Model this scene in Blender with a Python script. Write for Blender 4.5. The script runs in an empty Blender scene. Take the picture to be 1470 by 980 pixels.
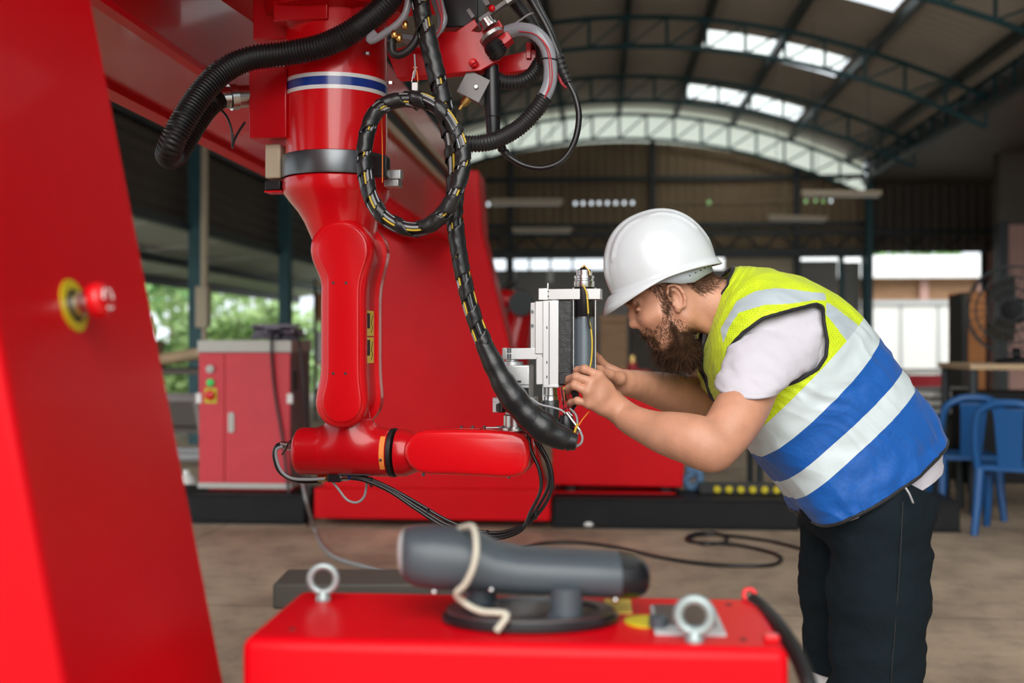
import bpy, bmesh, math, random
import numpy as np
from mathutils import Vector, Matrix, Euler
from mathutils.bvhtree import BVHTree
R = math.radians
rnd = random.Random(7)
scene = bpy.context.scene
col = scene.collection
# ------------------------------------------------------------------ camera, sky, sun, exposure
FPX = 1470 * 40 / 36.0            # focal length in pixels of the 1470 px frame
CAMZ = 1.28
cam = bpy.data.cameras.new('camera'); cam.lens = 40; cam.sensor_width = 36; cam.sensor_fit = 'HORIZONTAL'
cam.clip_start = 0.05; cam.clip_end = 400
cam.dof.use_dof = True; cam.dof.focus_distance = 2.62; cam.dof.aperture_fstop = 2.4
camo = bpy.data.objects.new('camera', cam); col.objects.link(camo)
camo.location = (0, 0, CAMZ); camo.rotation_euler = (R(90), 0, 0)
scene.camera = camo
w = bpy.data.worlds.new('sky'); scene.world = w; w.use_nodes = True
bgn = w.node_tree.nodes['Background']
bgn.inputs[0].default_value = (0.86, 0.94, 1.0, 1); bgn.inputs[1].default_value = 1.45
sun = bpy.data.lights.new('sun', 'SUN'); sun.energy = 3.4; sun.angle = R(56); sun.color = (1.0, 0.95, 0.88)
suno = bpy.data.objects.new('sun', sun); col.objects.link(suno)
suno.rotation_euler = Euler((R(58), 0, R(-5)), 'XYZ')
vs = scene.view_settings
vs.view_transform = 'Standard'; vs.look = 'None'; vs.gamma = 1; vs.use_curve_mapping = False
vs.exposure = -0.02
# ------------------------------------------------------------------ helpers
YAW = math.atan((860 - 735) / FPX)      # the hall's long axis points this far to the right of the view
def P(x, y, d):                          # pixel of the photograph at depth d -> world point
    return Vector(((x - 735) / FPX * d, d, CAMZ - (y - 490) / FPX * d))
def B(u, v, z):                          # hall coordinates -> world
    return Vector((u * math.cos(YAW) + v * math.sin(YAW), -u * math.sin(YAW) + v * math.cos(YAW), z))
def ux(x, v):                            # hall u of pixel column x at hall distance v
    return v * math.tan(math.atan((x - 735) / FPX) - YAW)
MATS = {}
def mat(name, color, rough=0.5, metal=0.0, coat=0.0, var=0.0, vscale=8.0, bump=0.0, bscale=60.0, spec=0.5, trans=0.0, alpha=1.0, stretch=None, col2=None, sheen=0.0, sss=0.0):
    m = bpy.data.materials.new(name); m.use_nodes = True
    nt = m.node_tree; b = nt.nodes['Principled BSDF']
    c = tuple(color) + (1,)
    b.inputs['Base Color'].default_value = c
    b.inputs['Roughness'].default_value = rough; b.inputs['Metallic'].default_value = metal
    b.inputs['Coat Weight'].default_value = coat; b.inputs['Coat Roughness'].default_value = 0.06
    b.inputs['Specular IOR Level'].default_value = spec
    b.inputs['Transmission Weight'].default_value = trans; b.inputs['Alpha'].default_value = alpha
    b.inputs['Sheen Weight'].default_value = sheen
    if sss:
        b.inputs['Subsurface Weight'].default_value = sss; b.inputs['Subsurface Radius'].default_value = (0.012, 0.005, 0.003)
        b.inputs['Subsurface Scale'].default_value = 1.0
    tc = None
    def coords():
        t = nt.nodes.new('ShaderNodeTexCoord'); mp = nt.nodes.new('ShaderNodeMapping')
        if stretch: mp.inputs['Scale'].default_value = stretch
        nt.links.new(t.outputs['Object'], mp.inputs['Vector']); return mp.outputs['Vector']
    if var or col2:
        tc = coords()
        n = nt.nodes.new('ShaderNodeTexNoise'); n.inputs['Scale'].default_value = vscale; n.inputs['Detail'].default_value = 6
        nt.links.new(tc, n.inputs['Vector'])
        rp = nt.nodes.new('ShaderNodeValToRGB')
        rp.color_ramp.elements[0].position = 0.3; rp.color_ramp.elements[1].position = 0.7
        rp.color_ramp.elements[0].color = tuple(x * (1 - var) for x in color) + (1,)
        rp.color_ramp.elements[1].color = (tuple(col2) + (1,)) if col2 else tuple(min(1, x * (1 + var)) for x in color) + (1,)
        nt.links.new(n.outputs['Fac'], rp.inputs['Fac']); nt.links.new(rp.outputs['Color'], b.inputs['Base Color'])
    if bump:
        if tc is None: tc = coords()
        n2 = nt.nodes.new('ShaderNodeTexNoise'); n2.inputs['Scale'].default_value = bscale; n2.inputs['Detail'].default_value = 4
        nt.links.new(tc, n2.inputs['Vector'])
        bp = nt.nodes.new('ShaderNodeBump'); bp.inputs['Strength'].default_value = bump; bp.inputs['Distance'].default_value = 0.01
        nt.links.new(n2.outputs['Fac'], bp.inputs['Height']); nt.links.new(bp.outputs['Normal'], b.inputs['Normal'])
    MATS[name] = m
    return m
class MB:
    """collects shapes into one mesh"""
    def __init__(s): s.v = []; s.f = []; s.mi = []; s.cur = 0
    def add(s, vs_, fs_):
        o = len(s.v); s.v += [tuple(p) for p in vs_]
        for f in fs_: s.f.append(tuple(i + o for i in f)); s.mi.append(s.cur)
        return s
    def box(s, lo, hi, M=None):
        x0, y0, z0 = lo; x1, y1, z1 = hi
        v = [Vector(p) for p in ((x0,y0,z0),(x1,y0,z0),(x1,y1,z0),(x0,y1,z0),(x0,y0,z1),(x1,y0,z1),(x1,y1,z1),(x0,y1,z1))]
        if M is not None: v = [M @ p for p in v]
        return s.add(v, [(0,3,2,1),(4,5,6,7),(0,1,5,4),(1,2,6,5),(2,3,7,6),(3,0,4,7)])
    def cbox(s, c, size, M=None):
        c = Vector(c); h = Vector(size) / 2
        if M is not None:
            return s.box(-h, h, Matrix.Translation(c) @ M.to_4x4())
        return s.box(c - h, c + h)
    def prism(s, poly, y0, y1, axis='y', M=None):
        """extrude a 2-D polygon (a, b) along an axis: y -> (a, t, b); x -> (t, a, b); z -> (a, b, t)"""
        n = len(poly)
        def mk(a, b, t):
            return Vector({'y': (a, t, b), 'x': (t, a, b), 'z': (a, b, t)}[axis])
        v = [mk(a, b, y0) for a, b in poly] + [mk(a, b, y1) for a, b in poly]
        if M is not None: v = [M @ p for p in v]
        f = [tuple(range(n)), tuple(range(2 * n - 1, n - 1, -1))]
        f += [(i, i + n, (i + 1) % n + n, (i + 1) % n) for i in range(n)]
        return s.add(v, f)
    def rings(s, rings, cap=True, closed=True):
        """skin a list of rings with equal point counts"""
        n = len(rings[0]); v = []; f = []
        for r in rings: v += list(r)
        m = n if closed else n - 1
        for k in range(len(rings) - 1):
            for i in range(m):
                a = k * n + i; b = k * n + (i + 1) % n
                f.append((a, b, b + n, a + n))
        if cap:
            f.append(tuple(range(n - 1, -1, -1))); f.append(tuple(range((len(rings) - 1) * n, len(rings) * n)))
        return s.add(v, f)
    def lathe(s, prof, c=(0,0,0), axis='z', seg=32, M=None, cap=True):
        """prof: (radius, height) pairs"""
        c = Vector(c); rs = []
        for r, h in prof:
            ring = []
            for i in range(seg):
                a = 2 * math.pi * i / seg; x = r * math.cos(a); y = r * math.sin(a)
                p = {'z': (x, y, h), 'x': (h, x, y), 'y': (y, h, x)}[axis]
                p = Vector(p)
                if M is not None: p = M @ p
                ring.append(c + p)
            rs.append(ring)
        return s.rings(rs, cap)
    def cyl(s, p0, p1, r, r1=None, seg=16):
        return s.tube([p0, p1], [r, r if r1 is None else r1], seg)
    def tube(s, pts, rad, seg=10, cap=True):
        pts = [Vector(p) for p in pts]; n = len(pts)
        if not isinstance(rad, (list, tuple)): rad = [rad] * n
        t0 = (pts[1] - pts[0]).normalized()
        up = Vector((0, 0, 1)) if abs(t0.z) < 0.9 else Vector((1, 0, 0))
        nrm = (up - t0 * up.dot(t0)).normalized(); rs = []
        for i in range(n):
            t = (pts[min(i + 1, n - 1)] - pts[max(i - 1, 0)]).normalized()
            nrm = (nrm - t * nrm.dot(t))
            nrm = nrm.normalized() if nrm.length > 1e-6 else t.orthogonal().normalized()
            bi = t.cross(nrm)
            rs.append([pts[i] + (nrm * math.cos(2*math.pi*k/seg) + bi * math.sin(2*math.pi*k/seg)) * rad[i] for k in range(seg)])
        return s.rings(rs, cap)
    def ell(s, c, r, seg=16, rg=10, M=None):
        c = Vector(c); rs = []
        for j in range(1, rg):
            t = math.pi * j / rg; ring = []
            for i in range(seg):
                a = 2 * math.pi * i / seg
                p = Vector((r[0]*math.sin(t)*math.cos(a), r[1]*math.sin(t)*math.sin(a), -r[2]*math.cos(t)))
                if M is not None: p = M @ p
                ring.append(c + p)
            rs.append(ring)
        return s.rings(rs)
    def torus(s, c, R0, r0, M=None, seg=32, ts=10):
        rs = []; c = Vector(c); v = []; f = []
        for i in range(seg):
            a = 2 * math.pi * i / seg
            for k in range(ts):
                b = 2 * math.pi * k / ts
                p = Vector(((R0 + r0*math.cos(b))*math.cos(a), (R0 + r0*math.cos(b))*math.sin(a), r0*math.sin(b)))
                if M is not None: p = M @ p
                v.append(c + p)
        for i in range(seg):
            for k in range(ts):
                f.append((i*ts+k, ((i+1)%seg)*ts+k, ((i+1)%seg)*ts+(k+1)%ts, i*ts+(k+1)%ts))
        return s.add(v, f)
    def build(s, name, m, parent=None, smooth=None, bevel=0.0, bseg=2, loc=None, rot=None):
        me = bpy.data.meshes.new(name); me.from_pydata(s.v, [], s.f); me.update()
        ms = m if isinstance(m, (list, tuple)) else [m]
        for q in ms: me.materials.append(MATS[q] if isinstance(q, str) else q)
        if len(ms) > 1: me.polygons.foreach_set('material_index', s.mi)
        bm = bmesh.new(); bm.from_mesh(me); bmesh.ops.recalc_face_normals(bm, faces=bm.faces); bm.to_mesh(me); bm.free()
        if smooth is not None:
            me.shade_smooth()
            if smooth < 170: me.set_sharp_from_angle(angle=R(smooth))
        o = bpy.data.objects.new(name, me); col.objects.link(o)
        if parent is not None: o.parent = parent
        if loc is not None: o.location = loc
        if rot is not None: o.rotation_euler = rot
        if bevel:
            b = o.modifiers.new('bevel', 'BEVEL'); b.width = bevel; b.segments = bseg; b.limit_method = 'ANGLE'; b.angle_limit = R(35)
            if smooth is None:
                me.shade_smooth(); me.set_sharp_from_angle(angle=R(50))
        return o
def tag(o, label=None, cat=None, group=None, kind=None):
    if label: o['label'] = label
    if cat: o['category'] = cat
    if group: o['group'] = group
    if kind: o['kind'] = kind
    return o
def empty(name, loc=(0,0,0), rz=0.0, label=None, cat=None, group=None):
    o = bpy.data.objects.new(name, None); col.objects.link(o); o.location = loc; o.rotation_euler = (0, 0, rz)
    o.empty_display_size = 0.05
    return tag(o, label, cat, group)
def copy_tree(o, parent=None):
    c = o.copy(); col.objects.link(c); c.parent = parent
    for ch in list(o.children): copy_tree(ch, c)
    return c
def spline(pts, n=8):
    """Catmull-Rom through points"""
    pts = [Vector(p) for p in pts]; out = []
    q = [pts[0] * 2 - pts[1]] + pts + [pts[-1] * 2 - pts[-2]]
    for i in range(1, len(q) - 2):
        p0, p1, p2, p3 = q[i-1], q[i], q[i+1], q[i+2]
        for k in range(n):
            t = k / n
            out.append(0.5 * ((2*p1) + (p2-p0)*t + (2*p0-5*p1+4*p2-p3)*t*t + (3*p1-p0-3*p2+p3)*t**3))
    out.append(pts[-1]); return out
def resample(pts, step):
    pts = [Vector(p) for p in pts]; d = [0]
    for a, b in zip(pts, pts[1:]): d.append(d[-1] + (b - a).length)
    n = max(2, int(d[-1] / step)); out = []; j = 0
    for i in range(n + 1):
        t = d[-1] * i / n
        while j < len(d) - 2 and d[j+1] < t: j += 1
        k = (t - d[j]) / max(1e-9, d[j+1] - d[j]); out.append(pts[j].lerp(pts[j+1], k))
    return out
def rrect(w, h, r, n=5, cx=0, cy=0):
    out = []
    for sx, sy, a0 in ((1,1,0),(-1,1,90),(-1,-1,180),(1,-1,270)):
        for i in range(n + 1):
            a = R(a0 + 90 * i / n); out.append((cx + sx*(w/2 - r) + r*math.cos(a), cy + sy*(h/2 - r) + r*math.sin(a)))
    return out
class Field:
    def __init__(s, lo, hi, h):
        s.lo = np.array(lo, float); s.h = h; s.n = np.ceil((np.array(hi) - s.lo) / h).astype(int) + 1
        s.D = np.full(s.n, 1.0, np.float32)
    def block(s, bl, bh):
        a = np.maximum(0, np.floor((np.array(bl) - s.lo) / s.h).astype(int)); b = np.minimum(s.n, np.ceil((np.array(bh) - s.lo) / s.h).astype(int) + 1)
        if np.any(b <= a): return None
        g_ = np.meshgrid(*[(np.arange(a[i], b[i]) * s.h + s.lo[i]).astype(np.float32) for i in range(3)], indexing='ij')
        return tuple(slice(a[i], b[i]) for i in range(3)), g_
    def merge(s, sl, d, k, sub=False):
        cur = s.D[sl]
        if sub: d = -d; hh = np.clip(.5 - .5*(cur - d)/k, 0, 1); s.D[sl] = cur*(1 - hh) + d*hh + k*hh*(1 - hh)
        else:
            hh = np.clip(.5 + .5*(cur - d)/k, 0, 1); s.D[sl] = cur*(1 - hh) + d*hh - k*hh*(1 - hh)
    def cap(s, p0, p1, r0, r1=None, k=.012, sub=False):
        r1 = r0 if r1 is None else r1; p0 = np.array(p0); p1 = np.array(p1); m_ = max(r0, r1) + k + 4*s.h
        q = s.block(np.minimum(p0, p1) - m_, np.maximum(p0, p1) + m_)
        if q is None: return
        sl, (X, Y, Z) = q; d = p1 - p0; L2 = float(d @ d) + 1e-12
        t = np.clip(((X - p0[0])*d[0] + (Y - p0[1])*d[1] + (Z - p0[2])*d[2]) / L2, 0, 1)
        dist = np.sqrt((X - p0[0] - t*d[0])**2 + (Y - p0[1] - t*d[1])**2 + (Z - p0[2] - t*d[2])**2) - (r0 + (r1 - r0)*t)
        s.merge(sl, dist.astype(np.float32), k, sub)
    def chain(s, pts, rads, k=.012):
        for i in range(len(pts) - 1): s.cap(pts[i], pts[i+1], rads[i], rads[i+1], k)
    def ell(s, c, r, axes=None, k=.015, sub=False):
        c = np.array(c); r = np.array(r, float); m_ = r.max() + k + 4*s.h; q = s.block(c - m_, c + m_)
        if q is None: return
        sl, (X, Y, Z) = q; A = np.eye(3) if axes is None else np.array(axes, float)
        dx, dy, dz = X - c[0], Y - c[1], Z - c[2]
        u = [(dx*A[i, 0] + dy*A[i, 1] + dz*A[i, 2]) / r[i] for i in range(3)]
        k0 = np.sqrt(u[0]**2 + u[1]**2 + u[2]**2); k1 = np.sqrt((u[0]/r[0])**2 + (u[1]/r[1])**2 + (u[2]/r[2])**2) + 1e-9
        s.merge(sl, (k0*(k0 - 1)/k1).astype(np.float32), k, sub)
    def rod(s, p0, p1, r, rd=.01, k=.01):
        p0 = np.array(p0); p1 = np.array(p1); m_ = r + k + 4*s.h; sl, (X, Y, Z) = s.block(np.minimum(p0, p1) - m_, np.maximum(p0, p1) + m_)
        d = p1 - p0; L = math.sqrt(float(d @ d)); d = d/L; c = (p0 + p1)/2; t = (X - c[0])*d[0] + (Y - c[1])*d[1] + (Z - c[2])*d[2]
        q = np.sqrt(np.maximum(0, (X - c[0])**2 + (Y - c[1])**2 + (Z - c[2])**2 - t*t)) - r + rd; h_ = np.abs(t) - L/2 + rd
        s.merge(sl, (np.minimum(np.maximum(q, h_), 0) + np.sqrt(np.maximum(q, 0)**2 + np.maximum(h_, 0)**2) - rd).astype(np.float32), k)
    def mesh(s):
        D = s.D; I = D < 0; nx, ny, nz = [n_ - 1 for n_ in D.shape]
        cnt = np.zeros((nx, ny, nz), np.int8); C8 = [(i, j, k) for i in (0, 1) for j in (0, 1) for k in (0, 1)]
        for (i, j, k) in C8: cnt += I[i:nx+i, j:ny+j, k:nz+k]
        act = (cnt > 0) & (cnt < 8); ids = np.full(cnt.shape, -1, np.int64); A = np.argwhere(act); ids[act] = np.arange(len(A))
        acc = np.zeros((len(A), 3)); num = np.zeros(len(A))
        for a in range(8):
            for b in range(a + 1, 8):
                ca, cb_ = np.array(C8[a]), np.array(C8[b])
                if np.abs(ca - cb_).sum() != 1: continue
                va = D[A[:, 0]+ca[0], A[:, 1]+ca[1], A[:, 2]+ca[2]]; vb = D[A[:, 0]+cb_[0], A[:, 1]+cb_[1], A[:, 2]+cb_[2]]
                mk = (va < 0) != (vb < 0); t = np.where(mk, va / np.where(va == vb, 1, va - vb), 0)
                acc += mk[:, None] * (ca + (cb_ - ca) * t[:, None]); num += mk
        V = (A + acc / num[:, None]) * s.h + s.lo; F = []
        for ax in range(3):
            o = [1, 1, 1]; o[ax] = 0
            sl0 = [slice(1, -1)] * 3; sl0[ax] = slice(0, -1); sl1 = list(sl0); sl1[ax] = slice(1, None)
            a_, b_ = I[tuple(sl0)], I[tuple(sl1)]; E = np.argwhere(a_ != b_)
            if not len(E): continue
            sgn = a_[E[:, 0], E[:, 1], E[:, 2]]; base = E + np.array(o); u, w_ = [x for x in range(3) if x != ax]
            du = np.zeros(3, int); du[u] = 1; dw = np.zeros(3, int); dw[w_] = 1
            g_ = lambda q: ids[q[:, 0], q[:, 1], q[:, 2]]
            qd = np.stack([g_(base - du - dw), g_(base - dw), g_(base), g_(base - du)], 1)
            if ax == 1: sgn = ~sgn
            qd[~sgn] = qd[~sgn][:, ::-1]; F.append(qd)
        return V, np.concatenate(F)
# ------------------------------------------------------------------ materials
mat('red', (0.62, 0.002, 0.008), 0.36, coat=0.03, spec=.14, var=0.06, vscale=3, bump=0.015, bscale=25)
mat('red_deep', (0.54, 0.003, 0.008), 0.26, coat=0.25, spec=.4, var=0.05, vscale=3)
mat('red_robot', (0.70, 0.004, 0.009), 0.25, coat=0.35, spec=.4)
mat('red_cabinet', (0.62, 0.03, 0.05), 0.42, var=0.05)
m = mat('concrete', (0.44, 0.34, 0.255), 0.6, var=0.3, vscale=1.1, bump=0.10, bscale=14, col2=(0.56, 0.45, 0.345), spec=.35)
nt = m.node_tree; b_ = nt.nodes['Principled BSDF']; src = b_.inputs['Base Color'].links[0].from_socket
tc_ = nt.nodes.new('ShaderNodeTexCoord'); n1 = nt.nodes.new('ShaderNodeTexNoise'); n1.inputs['Scale'].default_value = 4.5; n1.inputs['Detail'].default_value = 8; n1.inputs['Roughness'].default_value = .7
r1 = nt.nodes.new('ShaderNodeValToRGB'); r1.color_ramp.elements[0].position = .34; r1.color_ramp.elements[0].color = (.70, .69, .68, 1); r1.color_ramp.elements[1].position = .56; r1.color_ramp.elements[1].color = (1.08, 1.05, 1.0, 1)
mxx = nt.nodes.new('ShaderNodeMix'); mxx.data_type = 'RGBA'; mxx.blend_type = 'MULTIPLY'; mxx.inputs[0].default_value = 1
nt.links.new(tc_.outputs['Object'], n1.inputs['Vector']); nt.links.new(n1.outputs['Fac'], r1.inputs['Fac']); nt.links.new(src, mxx.inputs[6]); nt.links.new(r1.outputs['Color'], mxx.inputs[7]); nt.links.new(mxx.outputs[2], b_.inputs['Base Color'])
mat('concrete_joint', (0.14, 0.12, 0.10), 0.9)
mat('soil', (0.42, 0.40, 0.33), 0.9, var=0.2, vscale=2)
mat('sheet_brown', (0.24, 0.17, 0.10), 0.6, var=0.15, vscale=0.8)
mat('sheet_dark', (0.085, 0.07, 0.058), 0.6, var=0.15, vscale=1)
mat('roof_sheet', (0.54, 0.49, 0.44), 0.55, var=0.12, vscale=0.7)
mat('steel_teal', (0.012, 0.075, 0.095), 0.5, var=0.15)
mat('steel_dark', (0.025, 0.035, 0.04), 0.5)
mat('panel_tan', (0.50, 0.42, 0.31), 0.6, var=0.08, vscale=2)
mat('panel_grey', (0.25, 0.245, 0.235), 0.6, var=0.1, vscale=2)
mat('panel_pink', (0.55, 0.33, 0.29), 0.7, var=0.08, vscale=1)
mat('white_paint', (0.82, 0.82, 0.80), 0.5, var=0.03)
mat('black_paint', (0.010, 0.011, 0.013), 0.55, var=0.2, spec=.2)
mat('block_grey', (0.20, 0.19, 0.19), 0.4, metal=.4)
mat('bench_grey', (0.075, 0.072, 0.062), 0.6, spec=.25)
mat('black_rubber', (0.012, 0.012, 0.013), 0.45)
mat('black_plastic', (0.01, 0.01, 0.012), 0.32)
mat('black_tape', (0.014, 0.015, 0.016), 0.30, bump=0.08, bscale=90)
mat('cable_black', (0.008, 0.008, 0.009), 0.28)
mat('cable_grey', (0.30, 0.31, 0.32), 0.4)
mat('wire_yellow', (0.62, 0.43, 0.03), 0.4)
mat('wire_orange', (0.85, 0.20, 0.02), 0.4)
mat('wire_red', (0.45, 0.02, 0.035), 0.4)
mat('tube_clear', (0.45, 0.48, 0.53), 0.15, trans=0.35, alpha=0.85)
mat('metal', (0.58, 0.58, 0.57), 0.25, metal=1.0)
mat('metal_satin', (0.46, 0.46, 0.455), 0.38, metal=0.85)
mat('aluminium', (0.56, 0.57, 0.575), 0.36, metal=0.75, var=0.04, vscale=6)
mat('metal_dark', (0.16, 0.17, 0.18), 0.35, metal=0.9)
mat('zinc', (0.36, 0.43, 0.43), 0.45, metal=0.5)
mat('brass', (0.72, 0.47, 0.16), 0.3, metal=1.0)
mat('cream_plastic', (0.58, 0.50, 0.36), 0.4)
mat('grey_tool', (0.13, 0.165, 0.19), 0.35, metal=0.35)
mat('grey_plastic', (0.055, 0.070, 0.083), 0.40, var=0.05)
mat('grey_light', (0.45, 0.47, 0.48), 0.4)
mat('yellow', (0.60, 0.50, 0.01), 0.4)
mat('label_yellow', (0.80, 0.62, 0.10), 0.5)
mat('label_orange', (0.90, 0.27, 0.05), 0.5)
mat('print_black', (0.02, 0.02, 0.02), 0.5)
mat('stripe_white', (0.85, 0.86, 0.86), 0.25, coat=0.4)
mat('stripe_blue', (0.01, 0.045, 0.30), 0.25, coat=0.4)
mat('rail_tan', (0.50, 0.34, 0.22), 0.4, metal=0.3)
mat('blue_plastic', (0.010, 0.09, 0.28), 0.35)
mat('wood', (0.36, 0.20, 0.10), 0.5, var=0.2, vscale=3, stretch=(1, 1, 8))
mat('wood_light', (0.50, 0.36, 0.22), 0.55, var=0.15, vscale=3, stretch=(1, 6, 1))
mat('wood_orange', (0.42, 0.16, 0.045), 0.5, var=0.15, vscale=3)
mat('green_lamp', (0.06, 0.75, 0.16), 0.3)
mat('mauve_grey', (0.23, 0.20, 0.20), 0.5)
mat('cabinet_grey', (0.50, 0.50, 0.47), 0.45)
mat('cord_white', (0.52, 0.49, 0.40), 0.7)
mat('leaf', (0.22, 0.44, 0.15), 0.5, var=0.45, vscale=3)
mat('leaf_light', (0.46, 0.64, 0.28), 0.5, var=0.35, vscale=3)
mat('bark', (0.16, 0.11, 0.08), 0.8)
mat('roof_red', (0.62, 0.30, 0.25), 0.6, var=0.1)
mat('awning', (0.38, 0.36, 0.34), 0.5, var=0.1)
mat('lamp_housing', (0.50, 0.42, 0.32), 0.5)
mat('carton', (0.48, 0.34, 0.2), 0.7, var=0.1)
mat('rag_blue', (0.10, 0.20, 0.35), 0.8)
mat('rag_mauve', (0.22, 0.20, 0.26), 0.8, var=0.3, vscale=20)
m = mat('skylight_sheet', (0.95, 0.97, 0.90), 0.5)
nt = m.node_tree; nt.nodes.clear()
o_ = nt.nodes.new('ShaderNodeOutputMaterial'); mx = nt.nodes.new('ShaderNodeMixShader'); tr = nt.nodes.new('ShaderNodeBsdfTransparent'); tl = nt.nodes.new('ShaderNodeBsdfTranslucent')
tr.inputs[0].default_value = (0.98, 1.0, 0.93, 1); tl.inputs[0].default_value = (0.95, 0.97, 0.9, 1); mx.inputs[0].default_value = 0.4
nt.links.new(tr.outputs[0], mx.inputs[1]); nt.links.new(tl.outputs[0], mx.inputs[2]); nt.links.new(mx.outputs[0], o_.inputs[0])
m = mat('gable_sheet', (0.9, 0.9, 0.8), 0.5)
nt = m.node_tree; nt.nodes.clear()
o_ = nt.nodes.new('ShaderNodeOutputMaterial'); mx = nt.nodes.new('ShaderNodeMixShader'); tr = nt.nodes.new('ShaderNodeBsdfDiffuse'); tl = nt.nodes.new('ShaderNodeBsdfTranslucent')
tr.inputs[0].default_value = (0.8, 0.82, 0.72, 1); tl.inputs[0].default_value = (0.92, 0.95, 0.84, 1); mx.inputs[0].default_value = 0.78
nt.links.new(tr.outputs[0], mx.inputs[1]); nt.links.new(tl.outputs[0], mx.inputs[2]); nt.links.new(mx.outputs[0], o_.inputs[0])
# ================================================================== the hall (hall coordinates, turned by -YAW)
HR = (0, 0, -YAW)
def struct(o): o['kind'] = 'structure'; o.rotation_euler = HR; return o
UC, UH, ZA, ZS = 0.45, 5.45, 1.28 + 5.3, 1.34
def zroof(u): return ZA - ZS * ((u - UC) / UH) ** 2
VB = 25.9
# floor: poured bays with sawn joints
fl = MB().box((-5.6, -6, -0.2), (14, VB + 0.3, 0)).build('floor', 'concrete'); struct(fl)
jm = MB()
for v in (1.9, 5.4, 9.9, 13.9, 17.9, 21.9): jm.box((-5.4, v - 0.004, 0.0), (13, v + 0.004, 0.0012))
for u in (-2.6, 3.1, 8.0): jm.box((u - 0.004, -6, 0.0), (u + 0.004, VB, 0.0012))
jo = jm.build('joint', 'concrete_joint', fl)
gr = MB().box((-70, -40, -0.5), (80, 110, -0.22)).build('ground', 'soil'); struct(gr)
# roof sheets with ribs, leaving out the skylight bays
VSTART = 0.0
sky_v = [(2.3, 4.5), (6.3, 8.45), (11.3, 12.45), (15.3, 16.45), (19.3, 20.45), (23.35, 24.5)]  # nearest two are out of view, added and widened for overhead light
sky_u = (1.80, 4.16)
us = sorted(set([UC - UH + i * (2 * UH) / 26 for i in range(27)] + [sky_u[0], sky_u[1]]))
vsr = [VSTART + i * 0.125 for i in range(int((VB + 0.3 - VSTART) / 0.125) + 1)]
rb = MB(); idx = {}
for j, v in enumerate(vsr):
    for i, u in enumerate(us):
        idx[i, j] = len(rb.v); rb.v.append((u, v, zroof(u) + (0.022 if j % 2 else 0.0)))
for j in range(len(vsr) - 1):
    vm = (vsr[j] + vsr[j+1]) / 2
    for i in range(len(us) - 1):
        um = (us[i] + us[i+1]) / 2
        if sky_u[0] < um < sky_u[1] and any(a < vm < b for a, b in sky_v): continue
        rb.f.append((idx[i, j], idx[i+1, j], idx[i+1, j+1], idx[i, j+1])); rb.mi.append(0)
ceil = struct(rb.build('ceiling', 'roof_sheet'))
n = 0
for (a, b) in sky_v:
    n += 1
    s = empty('skylight', (0, 0, 0)); s['kind'] = 'structure'; s.name = 'window_%d' % n; s.rotation_euler = HR
    for k in range(4):
        u0 = sky_u[0] + (sky_u[1] - sky_u[0]) * k / 4; u1 = sky_u[0] + (sky_u[1] - sky_u[0]) * (k + 1) / 4 - 0.03
        MB().add([(u0, a, zroof(u0) + .02), (u1, a, zroof(u1) + .02), (u1, b, zroof(u1) + .02), (u0, b, zroof(u0) + .02)], [(0,1,2,3)]).build('pane', 'skylight_sheet', s)
# purlins
for k, u in enumerate((-4.62, -3.36, -2.09, -0.82, UC, 1.72, 2.99, 4.26, 5.52)):
    struct(MB().box((u - 0.05, VSTART, zroof(u) - 0.17), (u + 0.05, VB, zroof(u) - 0.03)).build('purlin', 'steel_dark'))
# arched trusses: chords, posts and diagonals
def arch_truss(v, depth=0.46):
    t = empty('roof_truss', (0, 0, 0)); t['kind'] = 'structure'; t.rotation_euler = HR
    n_ = 18; U = [UC - UH + 2 * UH * i / n_ for i in range(n_ + 1)]
    top = [Vector((u, v, zroof(u) - 0.22)) for u in U]; bot = [p - Vector((0, 0, depth)) for p in top]
    MB().tube(top, 0.04, 6).build('top_chord', 'steel_teal', t); MB().tube(bot, 0.04, 6).build('bottom_chord', 'steel_teal', t)
    for i in range(n_ + 1):
        MB().cyl(top[i], bot[i], 0.026, seg=6).build('post', 'steel_teal', t)
        if i < n_: MB().cyl(bot[i], top[i+1], 0.018, seg=5).build('diagonal', 'steel_teal', t)
for v in (5.9, 9.9, 13.9, 17.9, 21.9): arch_truss(v)
arch_truss(25.55, 0.55)
# long eaves trusses
def eaves_truss(u, z0, z1, v0, v1, st):
    t = empty('eaves_truss'); t['kind'] = 'structure'; t.rotation_euler = HR
    MB().box((u-.05, v0, z1-.06), (u+.05, v1, z1+.04)).build('top_chord', 'steel_teal', t)
    MB().box((u-.06, v0, z0-.06), (u+.06, v1, z0+.06)).build('bottom_chord', 'steel_dark', t)
    v = v0
    while v < v1 - .1:
        MB().cyl((u, v, z0), (u, v, z1), .028, seg=6).build('post', 'steel_teal', t)
        MB().cyl((u, v, z0), (u, min(v1, v + st), z1), .022, seg=5).build('diagonal', 'steel_teal', t); v += st
eaves_truss(5.9, 4.85, 5.31, 7.9, VB, 0.8)
eaves_truss(-5.0, 4.85, 5.31, 5.9, VB, 1.0)
# columns
for v in (9.9, 13.9, 17.9, 21.9, 25.5):
    struct(MB().box((-5.10, v - .09, 0), (-4.92, v + .09, 5.2)).build('column', 'steel_teal', bevel=.006))
for v in (25.5,):
    struct(MB().box((5.84, v - .08, 0), (5.98, v + .08, 4.85)).build('column', 'steel_teal', bevel=.006))
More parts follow.
